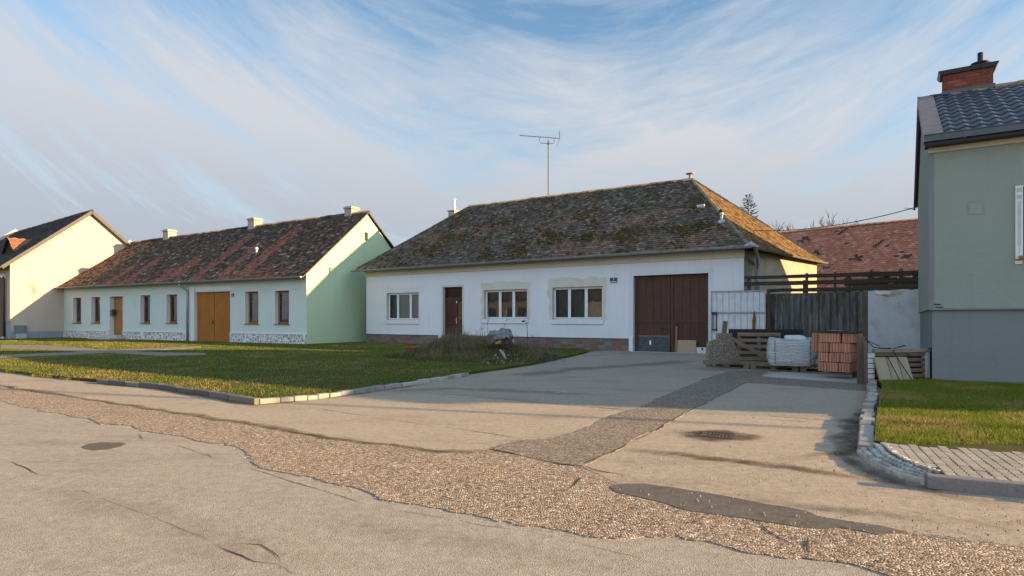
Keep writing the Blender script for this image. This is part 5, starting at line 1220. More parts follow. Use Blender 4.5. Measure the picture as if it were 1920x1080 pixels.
# white sheet metal gate leaf standing open
ga, gb = at(1333, 600, 20.35), at(1436, 600, 19.75); FGt = Frame(ga, V((gb.x-ga.x, gb.y-ga.y, 0))); LG = (V((gb.x, gb.y, 0))-FGt.P).length
GT = thing('metal_gate', 'white painted sheet metal gate standing open before the wall', 'gate', (FGt.P.x, FGt.P.y, 0), FGt.rot)
z0, z1 = FGt.z(1380, 639), FGt.z(1380, 545); m = MB(); n = 9; w = LG/n
for k in range(n):
    c = rnd(-.004, .004); m.box(k*w+.0065, (k+1)*w-.0065, -.012+c, .004+c, z0, z1)
m.build('sheet', M_sheet, GT, False, .004); m = MB(); m.box(0, LG, .008, .014, z0, z1); m.build('backing', M_zinc, GT)
m = MB(); zm = FGt.z(1380, 586); m.box(0, LG, -.05, -.03, z1-.04, z1); m.box(0, LG, -.052, -.03, zm-.025, zm+.02); m.box(0, LG, -.05, -.03, z0, z0+.04); m.box(0, .035, -.055, -.03, z0, z1); m.box(LG-.035, LG, -.055, -.03, z0, z1); m.build('frame', M_zinc, GT, False, .004)
m = MB(); m.tube([(.07, -.06, zm-.04), (.07, -.06, zm-.55)], .014, 6); m.tube([(.17, -.06, zm-.04), (.17, -.06, zm-.55)], .014, 6); m.box(.03, .21, -.085, -.055, zm-.6, zm-.55); m.box(.02, .2, -.085, -.055, zm-.06, zm+.02); m.build('bolt', M_iron, GT)
m = MB(); ur = FGt.u(1413.5); m.slab([(ur-.05, FGt.z(1413, 628)), (ur+.03, FGt.z(1413, 628)), (ur+.06, FGt.z(1413, 597)), (ur+.02, FGt.z(1413, 581)), (ur-.05, FGt.z(1413, 600))], -.07, -.056); o = m.build('rust_tongue', M_rust, GT); o['label'] = 'rusty red strip hanging on the gate'
m = MB(); m.box(LG+.03, LG+.13, -.06, .06, 0, 2.24); m.build('post', M_iron, GT, False, .01)
for q in (z1-.35, z0+.2): m = MB(); m.box(LG+.0, LG+.05, -.07, -.05, q, q+.15); m.build('hinge', M_iron, GT)
# boards at the foot of the brown gate
gp_ = lambda u, y: FM.P+FM.d*u+FM.n*y
q = FM.opening(1195, 1254, 633.5, 661)
B = thing('dark_board', 'dark grey board with a pale top edge leaning on the brown gate', 'board', gp_((q[0]+q[1])/2, .10), FM.rot); w = (q[1]-q[0])/2; B.rotation_euler[0] = -.10; B.location.z = .012
m = MB(); m.box(-w, w, -.02, 0, 0, .56); m.build('panel', M_black if False else plain('dark_slate', (.062, .066, .072), .7, .4, 14, .2), B, False, .004); m = MB(); m.box(-w, w, -.023, .003, .56, .62); m.build('edge_strip', M_oldwood, B, False, .003)
m = MB(); m.box(-.17, -.11, -.024, -.02, .26, .42); m.build('label_sticker', M_enamel, B)
q = FM.opening(1266, 1304, 640, 664); w = (q[1]-q[0])/2
B = thing('chipboard_sheet', 'square pale chipboard leaning on the foot of the brown gate', 'board', gp_((q[0]+q[1])/2, .08), FM.rot); B.rotation_euler[0] = -.12; B.location.z = .012; m = MB(); m.box(-w, w, -.02, 0, 0, .46); m.build('panel', M_osb, B, False, .003)
q = FM.opening(1264.6, 1269, 613, 662); B = thing('wooden_lath', 'thin upright lath leaning on the middle of the brown gate', 'lath', gp_((q[0]+q[1])/2-.0, .06), FM.rot); B.rotation_euler[0] = -.07; B.location.z = .012; w = .035; m = MB(); m.box(-w, w, -.018, 0, 0, .98); m.build('lath_body', M_pallet, B, False, .003)
B = thing('white_plinth_board', 'white painted board along the bottom right of the brown gate', 'board', gp_(FM.u(1316), .1), FM.rot); m = MB(); w = FM.u(1327)-FM.u(1305); m.box(-w/2, w/2, -.03, 0, .012, .22); m.build('panel', M_sheet, B, False, .004)
m = MB(); m.box(-.03, .03, -.045, -.03, .12, .2); m.build('bracket', M_black, B)
# --- flat pallets along the fence
fa, fb = gp(1322, 688), gp(1602, 704); FP = Frame(fa, fb-fa); LP = (fb-fa).length
def pallet_parts(par, L, W, H_=.13, nb=9, across=True):
    m = MB(); w = L/nb
    for k in range(nb):
        dz = rnd(-.004, .004); m.box(k*w+w*.12, (k+1)*w-w*.12, rnd(-.01, .01), W+rnd(-.01, .01), H_-.022+dz, H_+dz)
    m.build('deck_boards', M_pallet, par, False, .003)
    m = MB()
    for y in (0.0, W/2-.05, W-.1):
        m.box(0, L, y, y+.1, H_-.046, H_-.023)
        for x in (0, L/2-.07, L-.14): m.box(x, x+.14, y+.002, y+.098, .022, H_-.046)
        m.box(0, L, y+.001, y+.099, 0, .022)
    m.build('bearers', M_oldwood, par, False, .003)
nP = 3; lp = LP/nP
for k, lb in enumerate(('flat wooden pallet under the pebbled concrete slab', 'flat wooden pallet under the white bulk bag', 'flat wooden pallet under the clay blocks')):
    pos = FP.P+FP.d*(k*lp+.02)+FP.n*.0; t = thing('flat_pallet', lb, 'pallet', (pos.x, pos.y, .012), FP.rot, 'flat pallets in the yard'); pallet_parts(t, lp-.04, 1.15, nb=10)
zp_ = .15
def on_p(px, py, z=zp_): return gp(px, py, z)
# exposed aggregate slab
a = on_p(1325, 683); b = on_p(1382, 681); FA = Frame(a, V((b.x-a.x, b.y-a.y, 0))); s = a.y/F
A = thing('pebbled_concrete_slab', 'stepped slab of exposed pebble concrete leaning at the left end', 'slab', (a.x, a.y, zp_), FA.rot)
W = (b-a).length; zz = lambda py: (683-py)*s
m = MB(); m.slab([(0, 0), (W, 0), (W*1.0, zz(666)), (W*.93, zz(655)), (W*.78, zz(634)), (W*.78, zz(625)), (W*.34, zz(625)), (W*.34, zz(636)), (W*.05, zz(641)), (W*.02, zz(655))], -.06, .05); m.build('slab_body', M_aggr, A, False, .012)
m = MB(); m.box(-.03, W+.03, -.085, .1, .0, .10); m.build('base_beam', M_oldwood, A, False, .01)
a2 = FA.P+FA.d*W*.62+FA.n*.10; S = thing('wood_stub', 'short slanting wooden stub behind the pebbled slab', 'board', (a2.x, a2.y, zp_+.1), FA.rot); m = MB(); m.bar((-.06, 0, .0), (.08, 0, zz(602)-.1), .035, .14, (1, 0, 0)); m.build('stub_body', M_oldwood, S, False, .006)
# standing pallet, plank and black comb strip behind
a = on_p(1383, 677.5); b = on_p(1464, 679); a.y += .35; a.x += .35*(1383-960)/F; b.y += .35; b.x += .35*(1464-960)/F
FS = Frame(a, V((b.x-a.x, b.y-a.y, 0))); W = (V((b.x, b.y, 0))-FS.P).length; s = a.y/F; hh = 52*s
SP = thing('standing_pallet', 'wooden pallet standing on edge beside the pebbled slab', 'pallet', (a.x, a.y, zp_), FS.rot)
m = MB()
for k in range(5): z = .01+k*(hh-.09)/4; m.box(0, W, -.03, -.005, z, z+.085)
m.build('slats', M_pallet, SP, False, .003); m = MB()
for x in (0, W*.5-.04, W-.08): m.box(x, x+.08, -.004, .09, 0.005, hh-.01)
m.build('uprights', M_oldwood, SP, False, .003); m = MB()
for k in range(3): z = .04+k*(hh-.15)/2; m.box(0, W, .092, .11, z, z+.09)
m.build('back_slats', M_oldwood, SP)
pa, pb = at(1372, 634.5, FS.P.y-.18), at(1438, 671, FS.P.y-.55); PL = thing('loose_plank', 'long thin plank leaning diagonally across the standing pallet', 'plank', pb); m = MB(); m.bar(V((0, 0, 0)), pa-pb, .03, .09, (0, -.3, 1)); m.build('plank_body', M_pallet, PL, False, .004)
ca, cb = at(1366, 628, 16.9), at(1507, 628, 16.3); FB_ = Frame(ca, V((cb.x-ca.x, cb.y-ca.y, 0))); L_ = (V((cb.x, cb.y, 0))-FB_.P).length
CS = thing('black_ribbed_panel', 'long black ribbed plastic panel lying behind the pallets', 'panel', (ca.x, ca.y, 0), FB_.rot)
zt, zb = FB_.z(1436, 617.5), FB_.z(1436, 633); m = MB(); m.box(0, L_, .02, .05, 0.02, zt); n = 42
m.build('back_plate', M_blackpl, CS); m = MB()
for k in range(n): x = L_*k/n; m.box(x, x+L_/n*.5, -.02, .02, zb, zt+.012)
m.build('ribs', M_blackpl, CS, False, .004)
# bulk bag
a = on_p(1437, 686); b = on_p(1529, 687); c = (a+b)/2; w = (b-a).length; s = c.y/F; hb = 48*s
BG = thing('bulk_bag', 'full white woven bulk bag slumped on a pallet', 'bag', (c.x+.20, c.y+.42, zp_), -.40); w *= .93
m = MB(); nu, nv = 56, 22; rings = []
for j in range(nv+1):
    t = j/nv; z = hb*t; bul = 1+.07*math.sin(t*math.pi)-(.05 if t < .08 else 0); R = []
    for i in range(nu):
        th = 2*math.pi*i/nu; cx, sy_ = math.cos(th), math.sin(th); e = .36
        x = math.copysign(abs(cx)**e, cx)*w*.5*bul; y = math.copysign(abs(sy_)**e, sy_)*.47*bul
        r = .018*nz(x*7, z*16, y*7)+.024*nz(x*2, z*4, y*2+4)+.008*nz(x*20, z*30, y*20); x *= 1+r*1.5; y *= 1+r*1.5
        zz_ = z+(t**3)*(.05*abs(cx*sy_)*2+.05*nz(x*4, y*4, 2))
        R.append(len(m.v)); m.v.append((x, y, zz_))
    rings.append(R)
for sc2, dz in ((.93, -.015), (.6, -.05), (.2, -.06)):
    R = []
    for i in range(nu): p = m.v[rings[nv][i]]; R.append(len(m.v)); m.v.append((p[0]*sc2, p[1]*sc2, hb+dz+.03*nz(p[0]*5, p[1]*5, sc2)))
    rings.append(R)
for A_, B_ in zip(rings, rings[1:]):
    for i in range(nu): k = (i+1) % nu; m.f.append((A_[i], A_[k], B_[k], B_[i])); m.m.append(0); m.c.append((1, 1, 1))
m.f.append(tuple(rings[-1])); m.m.append(0); m.c.append((1, 1, 1))
m.build('bag_body', M_bag, BG, True)
for x in (-w*.355, w*.39):
    m = MB(); m.tube([(x, -.49, .03), (x+.004, -.525, hb*.3), (x-.004, -.528, hb*.6), (x, -.50, hb*.93), (x+.02, -.42, hb+.045), (x+.05, -.2, hb+.02)], .006, 6); m.build('seam_rope', M_black, BG)
for x in (-w*.42, w*.44):
    m = MB(); m.tube([(x, -.42, hb-.05), (x+.01, -.40, hb+.05), (x+.04, -.3, hb+.06), (x+.03, -.25, hb-.0)], .016, 6); m.build('lifting_loop', M_bag, BG)
def pillow(m, c, hx, hy, hz, seed, n=16, k=10):
    R = []
    for j in range(k+1):
        ph = -math.pi/2+math.pi*j/k; r = []
        for i in range(n):
            th = 2*math.pi*i/n; cx, sy_ = math.cos(th), math.sin(th); f = math.cos(ph)**.5 if abs(ph) < 1.57 else 0
            x = math.copysign(abs(cx)**.5, cx)*f*hx; y = math.copysign(abs(sy_)**.5, sy_)*f*hy; z = math.sin(ph)*hz; d = 1+.18*nz(x*5+seed, y*5, z*9)
            r.append(len(m.v)); m.v.append((c[0]+x*d, c[1]+y*d, c[2]+z*d+.25*hz*nz(x*4+seed, y*4, 1)))
        R.append(r)
    for A_, B_ in zip(R, R[1:]):
        for i in range(n): q = (i+1) % n; m.f.append((A_[i], A_[q], B_[q], B_[i])); m.m.append(0); m.c.append((1, 1, 1))
sb = at(1491, 635, BG.location.y-.05); SB = thing('small_bag', 'small pale plastic sack lying on top of the bulk bag', 'bag', (sb.x, sb.y, zp_+hb-.03), BG.rotation_euler[2]); m = MB(); pillow(m, (0, 0, .075), .25, .17, .075, 3); m.build('sack_body', M_tarp if False else plain('pale_sack', (.50, .53, .55), .5, .15, 6, .2), SB, True)
# clay blocks, each a thing
a = on_p(1534, 695.5, .15); b = on_p(1594.5, 699, .15); FK = Frame(a, V((b.x-a.x, b.y-a.y, 0))); W = (b-a).length; s = (a.y+b.y)/2/F; bh = 18.2*s
KM = {}
def clay_mesh(w, h, d, front=True):
    m = MB(); n = max(3, round(w/.052)); c = vary((.46, .215, .13), .12)
    m.box(0, w, .022, d, 0, h, 0, sc(c, .85))
    for k in range(n): m.box(k*w/n+.004, (k+1)*w/n-.004, 0, .023, .001, h-.001, 0, vary(c, .14))
    for k in range(max(3, int(d/.04))): dd = d/max(3, int(d/.04)); m.box(-.007, .001, .01+k*dd, .01+(k+1)*dd-.006, .001, h-.001, 0, vary(c, .1)); m.box(w-.001, w+.007, .01+k*dd, .01+(k+1)*dd-.006, .001, h-.001, 0, vary(c, .1))
    return m
def block(u, r, w, lb, y=.0, d=.24, h=None, z=None, rot=0.0):
    p = FK.P+FK.d*u+FK.n*y; t = clay_mesh(w-.02, (h or bh)-.012, d).build('clay_block', M_clay, None, False, .003)
    t.location = (p.x, p.y, z if z is not None else .152+r*bh); t.rotation_euler = (0, 0, FK.rot+rot); tag(t, lb, 'block', 'orange clay blocks stacked on a pallet'); return t
block(0, 0, W*.64, 'long ribbed clay block at the left of the bottom row'); block(W*.65, 0, W*.36, 'short clay block at the right of the bottom row')
block(0, 1, W*.335, 'left clay block in the second row from the bottom'); block(W*.35, 1, W*.34, 'clay block with a grey cement stain in the middle of the second row'); block(W*.70, 1, W*.345, 'right clay block in the second row from the bottom')
block(.01, 2, W*.33, 'short clay block at the left of the third row'); block(W*.365, 2, W*.65, 'long ribbed clay block at the right of the third row')
block(.025, 3, W*.66, 'long ribbed clay block at the left of the top row'); block(W*.74, 3, W*.36, 'short chipped clay block at the right of the top row', .03)
st = FK.P+FK.d*(W*.50)-FK.n*.002; m = MB(); m.face([(x*.5, 0, z) for x, z in [(-.11, .05), (-.05, .0), (.0, .02), (.06, -.01), (.12, .06), (.08, .09), (-.07, .09)]]); 
for r in range(4): block(0, r, W*1.0, 'clay block in the hidden back row, layer %s' % ('one two three four'.split()[r]), .27, .26)
block(-.20, 2, .24, 'dark red block sticking out at the upper left of the stack', .22, .24, bh*2, .152+bh*1.98)
block(W*.98, 3, .15, 'dark red block at the upper right behind the planks', .16, .22)
m = MB(); z = .152+4*bh+.004; pc = FK.P+FK.d*(W*.5)
CV = thing('cover_board', 'flat dark board lying across the top of the clay blocks', 'board', (pc.x, pc.y, z), FK.rot); m.box(-W*.58, W*.66, -.02, .5, 0, .028); m.build('sheet', M_blackwood, CV, False, .006); m = MB(); m.box(-W*.2, W*.30, -.05, .3, .028, .05); m.build('slate_piece', M_anthr, CV, False, .004)
# old posts at the driveway corner
for px_, yt, yb, w, tl, lb in ((1603, 634, 708, .095, .0, 'grey weathered plank post next to the clay blocks'), (1614.5, 630, 720, .135, .01, 'broad dark old post in the middle of the three'), (1624, 640, 722, .06, -.01, 'narrow old post against the white slatted crate')):
    p = gp(px_, yb); h = (yb-yt)*p.y/F; t = thing('old_post', lb, 'post', (p.x, p.y, 0), -.6, 'old wooden posts'); m = MB(); m.hexa([(-w/2, -.05, -.05), (w/2, -.05, -.05), (w/2, .05, -.05), (-w/2, .05, -.05), (-w/2+tl, -.045, h), (w/2+tl, -.045, h-.02), (w/2+tl, .05, h-.01), (-w/2+tl, .05, h+.01)]); m.build('post_body', M_oldwoodv, t, False, .008)
# pallet with whitewashed edges standing by the house
a, b = gp(1626, 719.5, .02), gp(1743, 721, .02); b.y += .30; b.x += .30*(1743-960)/F; FQ = Frame(a, V((b.x-a.x, b.y-a.y, 0))); W = (V((b.x, b.y, 0))-FQ.P).length; s = a.y/F; hh = 67*s
Q = thing('whitewashed_pallet', 'upright pallet with white painted ends against the house corner', 'pallet', (a.x, a.y, 0), FQ.rot)
wl = .135; m = MB(); n = 6
for k in range(n): z = .02+k*(hh-.09)/n; m.box(-.02, wl, -.03, .06, z, z+(hh-.09)/n-.012)
o = m.build('white_end', M_oldwhite, Q, False, .006); m = MB(); m.box(W-.09, W, -.012, .05, .02, hh-.02); m.build('white_end', M_oldwhite, Q, False, .006)
m = MB(); n = 6
for k in range(n): z = .03+k*(hh-.07)/n; m.box(wl+.003, W-.093, .0, .024, z, z+(hh-.07)/n*.66)
m.build('slats', wood('brown_slat', (.14, .10, .07), 0, .4, .9), Q, False, .004)
m = MB(); m.box(wl, W, -.035, .06, hh-.06, hh); m.build('top_beam', wood('pale_beam', (.26, .21, .16), 0, .35, .9), Q, False, .008); m = MB(); m.box(0, W, .20, .22, .02, hh-.08); m.build('back_board', M_blackwood, Q)
m = MB(); m.box(W+.003, W+.035, -.02, .05, 0, hh+.015); m.build('iron_post', M_black, Q)
pz = lambda px, py, y: FQ.loc(at(px, py, FQ.P.y+y))
for x0, x1, lb in ((0, .36, 'left sandstone slab of the leaning three'), (.365, .69, 'middle sandstone slab of the leaning three'), (.695, 1.0, 'right sandstone slab of the leaning three')):
    L0, L1 = FQ.u(1639), FQ.u(1701); tp = (x0+(x1-x0)*.5); ww = (L1-L0); u0_, u1_ = L0+ww*x0, L0+ww*x1
    p = FQ.P+FQ.d*u0_-FQ.n*.20; t = thing('stone_slab', lb, 'slab', (p.x, p.y, .0), FQ.rot, 'stone slabs leaning on the white pallet'); t.rotation_euler[0] = -.26
    wd = u1_-u0_-.006; h = 52*s*1.03; sh = -.05; m = MB(); m.slab([(0, .0), (wd, .0), (wd+sh*1.1, h+rnd(-.01, .01)), (sh*.9, h+rnd(-.01, .01))], 0, .035); m.build('slab_body', M_stone, t, False, .006)
RB = thing('bent_rebar', 'thin black bent wires hooked over the slabs and pallet', 'wire', (FQ.P.x, FQ.P.y, 0), FQ.rot); m = MB()
pt = lambda px, py, y: tuple(V((FQ.u(px)+0, y, H+(HZ-py)/F*(FQ.P.y+FQ.u(px)*FQ.d.y))))
m.tube([pt(1655.5, 666, -.10), pt(1670, 715, -.26)], .008, 5); m.tube([pt(1690, 648, -.08), pt(1672, 653, -.06), pt(1671, 660, -.06), pt(1695, 717, -.26)], .008, 5); m.tube([pt(1694, 650.5, -.06), pt(1690, 646.5, -.08), pt(1672, 653, -.06)], .007, 5)
m.tube([pt(1624, 638, -.02), pt(1648, 649, -.02)], .008, 5); m.tube([pt(1625, 640, -.02), pt(1636, 651, -.03), pt(1645, 652.5, -.05), pt(1668, 653, -.05)], .010, 5); m.tube([pt(1698, 662, -.04), pt(1701, 668, -.04)], .006, 5)
m.build('wires', M_black, RB, True)
# ---------------------------------------------------------------- the overgrown mound
MC = V((-1.2, 18.6, 0))
def mound_h(x, y):
    dx, dy = x-MC.x, y-MC.y; u = (dx*.86-dy*.5)/2.55; v = (dx*.5+dy*.86)/1.6
    return ZL+.66*np.clip(np.exp(-(u*u*1.5+v*v*1.5))-.10, 0, 1)*1.1*(1+.35*(vnoise(x+40, y+40, 1.9, 11)-.5))
nx_ = 90; xs = np.linspace(-4.6, 3.2, nx_); ys = np.linspace(14.6, 22.2, nx_); X, Y = np.meshgrid(xs, ys); Z = mound_h(X, Y)+.05*(vnoise(X+9, Y+9, 6.0, 5)-.5)*(Z_ := (mound_h(X, Y) > ZL+.02))-np.where(mound_h(X, Y) > ZL+.004, 0, .05)
LXY = [tuple(p[:2]) for p in LAWN]; Z = np.where(npoly(X.ravel(), Y.ravel(), LXY).reshape(X.shape), Z, ZL-.08)
m = MB(); m.v = [tuple(q) for q in np.stack([X, Y, Z], -1).reshape(-1, 3)]
for j in range(nx_-1):
    for i in range(nx_-1): (m.f.append((j*nx_+i, j*nx_+i+1, (j+1)*nx_+i+1, (j+1)*nx_+i)), m.m.append(0), m.c.append((1, 1, 1))) if max(Z[j, i], Z[j+1, i+1], Z[j+1, i], Z[j, i+1]) > ZL+.003 else 0
tag(m.build('earth_mound', M_soil, None, True), 'low overgrown heap of earth in front of the white house', 'mound', kind='structure')
n = 70000; x = np.random.uniform(-4.4, 3.0, n); y = np.random.uniform(14.8, 21.5, n); hgt = mound_h(x, y); k = (hgt > ZL+.004) & npoly(x, y, LXY); x, y, hgt = x[k], y[k], hgt[k]; n = len(x)
cl = vnoise(x+5, y+5, 1.6, 21); weed = (cl+np.random.uniform(-.15, .15, n) > .33) & (np.random.rand(n) < np.clip((hgt-ZL-.02)/.14, .08, 1))
h = np.where(weed, np.random.uniform(.04, .16, n), np.random.uniform(.04, .10, n))*(.5+np.clip((hgt-ZL)/.35, 0, 1)*.6); w = np.where(weed, .006, .010)*np.random.uniform(.6, 1.4, n)
a = np.random.uniform(0, 6.283, n); b = np.random.uniform(0, 6.283, n); ln = h*np.random.uniform(.1, .9, n)
vv = np.stack([np.stack([x-np.cos(a)*w, y-np.sin(a)*w, hgt-.01], 1), np.stack([x+np.cos(a)*w, y+np.sin(a)*w, hgt-.01], 1), np.stack([x+np.cos(b)*ln, y+np.sin(b)*ln, hgt+h], 1)], 1).reshape(-1, 3)
t = np.random.rand(n)[:, None]; gcol = np.array([.04, .07, .014])*(1-t)+np.array([.12, .15, .035])*t; wcol = np.array([.13, .098, .050])*(1-t)+np.array([.34, .265, .15])*t
c = np.where(weed[:, None], wcol, gcol); lf = np.random.rand(n) < .012; c[lf] = (.42, .33, .22)
tag(fast_mesh('weeds', vv, np.arange(n*3).reshape(-1, 3), np.repeat(c, 3, 0), M_blade), 'dry brown weeds and grass tufts covering the earth heap', 'weeds', kind='stuff')
def mz(x, y): return float(mound_h(np.array([x]), np.array([y]))[0])
m = MB()
def stem(p, h, r, lean, twigs):
    pts = [p]; q = V(p); d = V((lean[0], lean[1], 1)).normalized()
    for k in range(6): d = (d+V((rnd(-.14, .14), rnd(-.14, .14), 0))).normalized(); q = q+d*h/6; pts.append(q)
    m.tube(pts, [r*(1-.12*i) for i in range(7)], 4)
    for k in range(twigs):
        i = random.randint(2, 6); e = V((rnd(-1, 1), rnd(-1, 1), rnd(.3, 1.2))).normalized(); l = rnd(.05, .16); m.tube([pts[i], pts[i]+e*l*.5, pts[i]+e*l+V((rnd(-.03, .03), 0, rnd(-.02, .02)))], [r*.6, r*.45, r*.3], 3)
for k in range(280):
    px_ = random.choice([rnd(770, 880), rnd(840, 870), rnd(880, 1010), rnd(940, 1060)]); y = rnd(16.8, 19.2); x = (px_-960)/F*y; stem(V((x, y, mz(x, y)-.02)), rnd(.12, .42), .0055, (rnd(-.3, .3), rnd(-.2, .2)), random.randint(1, 5))
for px_, h, tw in ((945, .85, 22), (853, .75, 14), (862, .62, 12), (916, .72, 14), (906, .6, 10), (1003, .55, 6), (1010, .5, 8), (1022, .42, 5)):
    y = 18.2; x = (px_-960)/F*y; stem(V((x, y, mz(x, y)-.02)), h, .007, (rnd(-.06, .06), 0), tw)
o = m.build('dry_stems', M_twig); tag(o, 'tall dry weed stalks standing on the earth heap', 'weeds', kind='stuff')
M_obrick0 = plain('dark_rubble_core', (.10, .075, .062), .9, .4, 20)
# rubble on the heap
y = 17.3; p = at(938, 640, y); R1 = thing('tarpaulin_bundle', 'crumpled grey tarpaulin draped over rubble on the heap', 'bundle', (p.x, p.y, p.z-.06), -.3)
m = MB(); sx_ = y/F; nI = 26; cols_ = []
for j in range(nI+1):
    for i in range(nI+1):
        u, v = i/nI*2-1, j/nI*2-1; x = u*22*sx_; yy = v*.24; e = max(abs(u), abs(v)); zt = (.23 if e < .8 else .23-(e-.8)*1.0*(1+.8*nz(u*3, v*3, 7)))+.05*nz(u*2.2, v*2.2, 3)+.035*nz(u*6, v*6, 9)+(.06 if u > .1 and abs(v) < .7 else 0); m.v.append((x*(1+.05*nz(v*4, u)), yy, zt+.12))
for j in range(nI):
    for i in range(nI): b_ = j*(nI+1)+i; m.f.append((b_, b_+1, b_+nI+2, b_+nI+1)); m.m.append(0); m.c.append((1, 1, 1))
m.build('tarpaulin', M_tarp, R1, True); m = MB(); m.obox(V((-.2, -.12, .1)), V((1, .1, 0)).normalized(), V((-.1, 1, 0)).normalized(), (0, 0, 1), .13, .12, .16); m.obox(V((.2, .05, .12)), V((1, -.2, 0)).normalized(), V((.2, 1, 0)).normalized(), (0, 0, 1), .1, .12, .16); m.build('stone_core', M_obrick0, R1, False, .03)
def lump(name, label, cat, px, py, y, sx_, sy_, sz_, mat, rot=0):
    p = at(px, py, y); t = MB(); 
    vs = [V((x*sx_*rnd(.8, 1.1), yy*sy_*rnd(.8, 1.1), z*sz_*rnd(.8, 1.1))) for z in (-1, 1) for x, yy in ((-1, -1), (1, -1), (1, 1), (-1, 1))]
    t.hexa(vs); o = t.build(name, mat, None, False, .014); o.location = p; o.rotation_euler = (rnd(-.2, .2), rnd(-.3, .3), rot); return tag(o, label, cat)
M_obrick = plain('old_brick', (.24, .105, .06), .9, .35, 22, .4)
lump('broken_brick', 'broken orange brick under the grey tarpaulin', 'brick', 933.5, 642.5, 16.95, .085, .06, .04, plain('orange_brick', (.36, .19, .09), .9, .25, 22, .3), .2)
lump('broken_brick', 'brown brick piece on top of the grey tarpaulin', 'brick', 938, 620.5, 17.2, .10, .05, .028, M_obrick, .3)
lump('broken_tile', 'dark tile piece on top of the grey tarpaulin at right', 'tile', 947, 618.8, 17.3, .085, .05, .022, M_black if False else plain('dark_tile', (.06, .055, .05), .9, .3), -.3)
lump('broken_brick', 'reddish rubble piece right of the grey tarpaulin', 'brick', 963, 642, 17.1, .07, .06, .06, plain('red_rubble', (.19, .105, .08), .9, .35, 22), .7)
lump('stone', 'pale stone standing right of the grey tarpaulin', 'stone', 962.5, 639, 16.95, .025, .03, .05, M_log, .2)
lump('stone', 'dark stone left of the grey tarpaulin', 'stone', 922, 641, 17.0, .06, .06, .055, plain('dark_rubble', (.12, .085, .07), .9, .35), .7)
p = at(938, 657, 16.4); q = at(947.5, 672, 15.85); o = MB(); o.tube([V((0, 0, 0)), (q-p)*.5+V((.01, 0, .02)), q-p], [.034, .04, .03], 8); o = o.build('pale_log', M_log, None, True); o.location = p; tag(o, 'pale weathered log lying down the front of the earth heap', 'log')
m = MB()
for k in range(60):
    px_, y = rnd(905, 985), rnd(15.9, 17.3); x = (px_-960)/F*y; z = mz(x, y); s = rnd(.010, .028); c = vary(random.choice([(.36, .31, .26), (.20, .12, .085), (.22, .18, .14)]), .3)
    m.hexa([V((x+a*s*rnd(.7, 1.2), y+b*s*rnd(.7, 1.2), z+cc*s*rnd(.5, 1)+.03)) for cc in (-1, 1) for a, b in ((-1, -1), (1, -1), (1, 1), (-1, 1))], 0, c)
tag(m.build('rubble', M_cobble, None), 'small scattered stones and brick crumbs on the earth heap', 'rubble', kind='stuff')
# garden lamp on a bent stem
p = at(989, 652, 17.9); LM = thing('garden_lamp', 'thin black garden lamp with a drooping head on the heap', 'lamp', (p.x, p.y, mz(p.x, p.y)-.02)); zb = mz(p.x, p.y)-.02; S_ = 17.9/F; t = at(985, 600, 17.9).z-zb
m = MB(); m.tube([(.01, 0, 0), (0, 0, t*.5), (-1*S_, 0, t*.82), (-3*S_, 0, t*.96), (-5*S_, 0, t), (-8*S_, 0, t-.02)], .0095, 6); m.build('stem', M_black, LM, True); m = MB(); m.lathe((-8*S_, 0, t-.065), [(.05, 0), (.055, .012), (.03, .045), (.01, .055)], 12); m.build('lamp_head', M_black, LM, True)
# rusty fire bowl
p = gp(769, 672, ZL); S_ = p.y/F; BW = thing('rusty_fire_bowl', 'rusty wide bowl on a dark round drum beside the heap', 'bowl', (p.x, p.y+.15, ZL)); m = MB(); m.lathe((0, 0, 0), [(.13, 0), (.145, .04), (.15, .2), (.14, .24)], 20); m.build('drum', M_iron, BW, True); m = MB(); m.lathe((0, 0, .235), [(.14, 0), (.20, .05), (.225, .11), (.215, .115), (.18, .06), (.05, .03)], 22); m.build('bowl', M_rust, BW, True)
# ---------------------------------------------------------------- the other side of the street, seen mirrored in the window panes
for s0, ln, hh, mt, lb in ((-52, 15, 3.6, M_cream, 'cream house across the street mirrored in the window panes'), (-33, 13, 3.4, M_white, 'white house across the street mirrored in the window panes')):
    FO = Frame(V((0, -13, 0))+V((.843, -.538, 0))*(s0+ln), V((-.843, .538, 0))); t = thing('opposite_house', lb, 'house', (FO.P.x, FO.P.y, 0), FO.rot, None)
    wins = [(1.5+k*2.6, 2.6+k*2.6, 1.0, 2.4) for k in range(int((ln-2)/2.6))]; m = MB(); m.wall(0, ln, -.1, hh, wins, 0, .2)
    for xx in (0, ln): m.face([(xx, 0, -.1), (xx, 8, -.1), (xx, 8, hh), (xx, 4, hh+3.2), (xx, 0, hh)])
    m.face([(0, 8, -.1), (ln, 8, -.1), (ln, 8, hh), (0, 8, hh)]); m.build('wall', mt, t)
    for w_ in wins: m = MB(); m.box(w_[0], w_[1], .15, .2, w_[2], w_[3]); m.build('window', M_anthr, t)
    m = MB(); m.hexa([(-.3, -.4, hh-.2), (ln+.3, -.4, hh-.2), (ln+.3, 4, hh+3.3), (-.3, 4, hh+3.3), (-.3, -.4, hh-.05), (ln+.3, -.4, hh-.05), (ln+.3, 4, hh+3.45), (-.3, 4, hh+3.45)]); m.hexa([(-.3, 4, hh+3.3), (ln+.3, 4, hh+3.3), (ln+.3, 8.4, hh-.2), (-.3, 8.4, hh-.2), (-.3, 4, hh+3.45), (ln+.3, 4, hh+3.45), (ln+.3, 8.4, hh-.05), (-.3, 8.4, hh-.05)]); m.build('roof', M_verge, t)
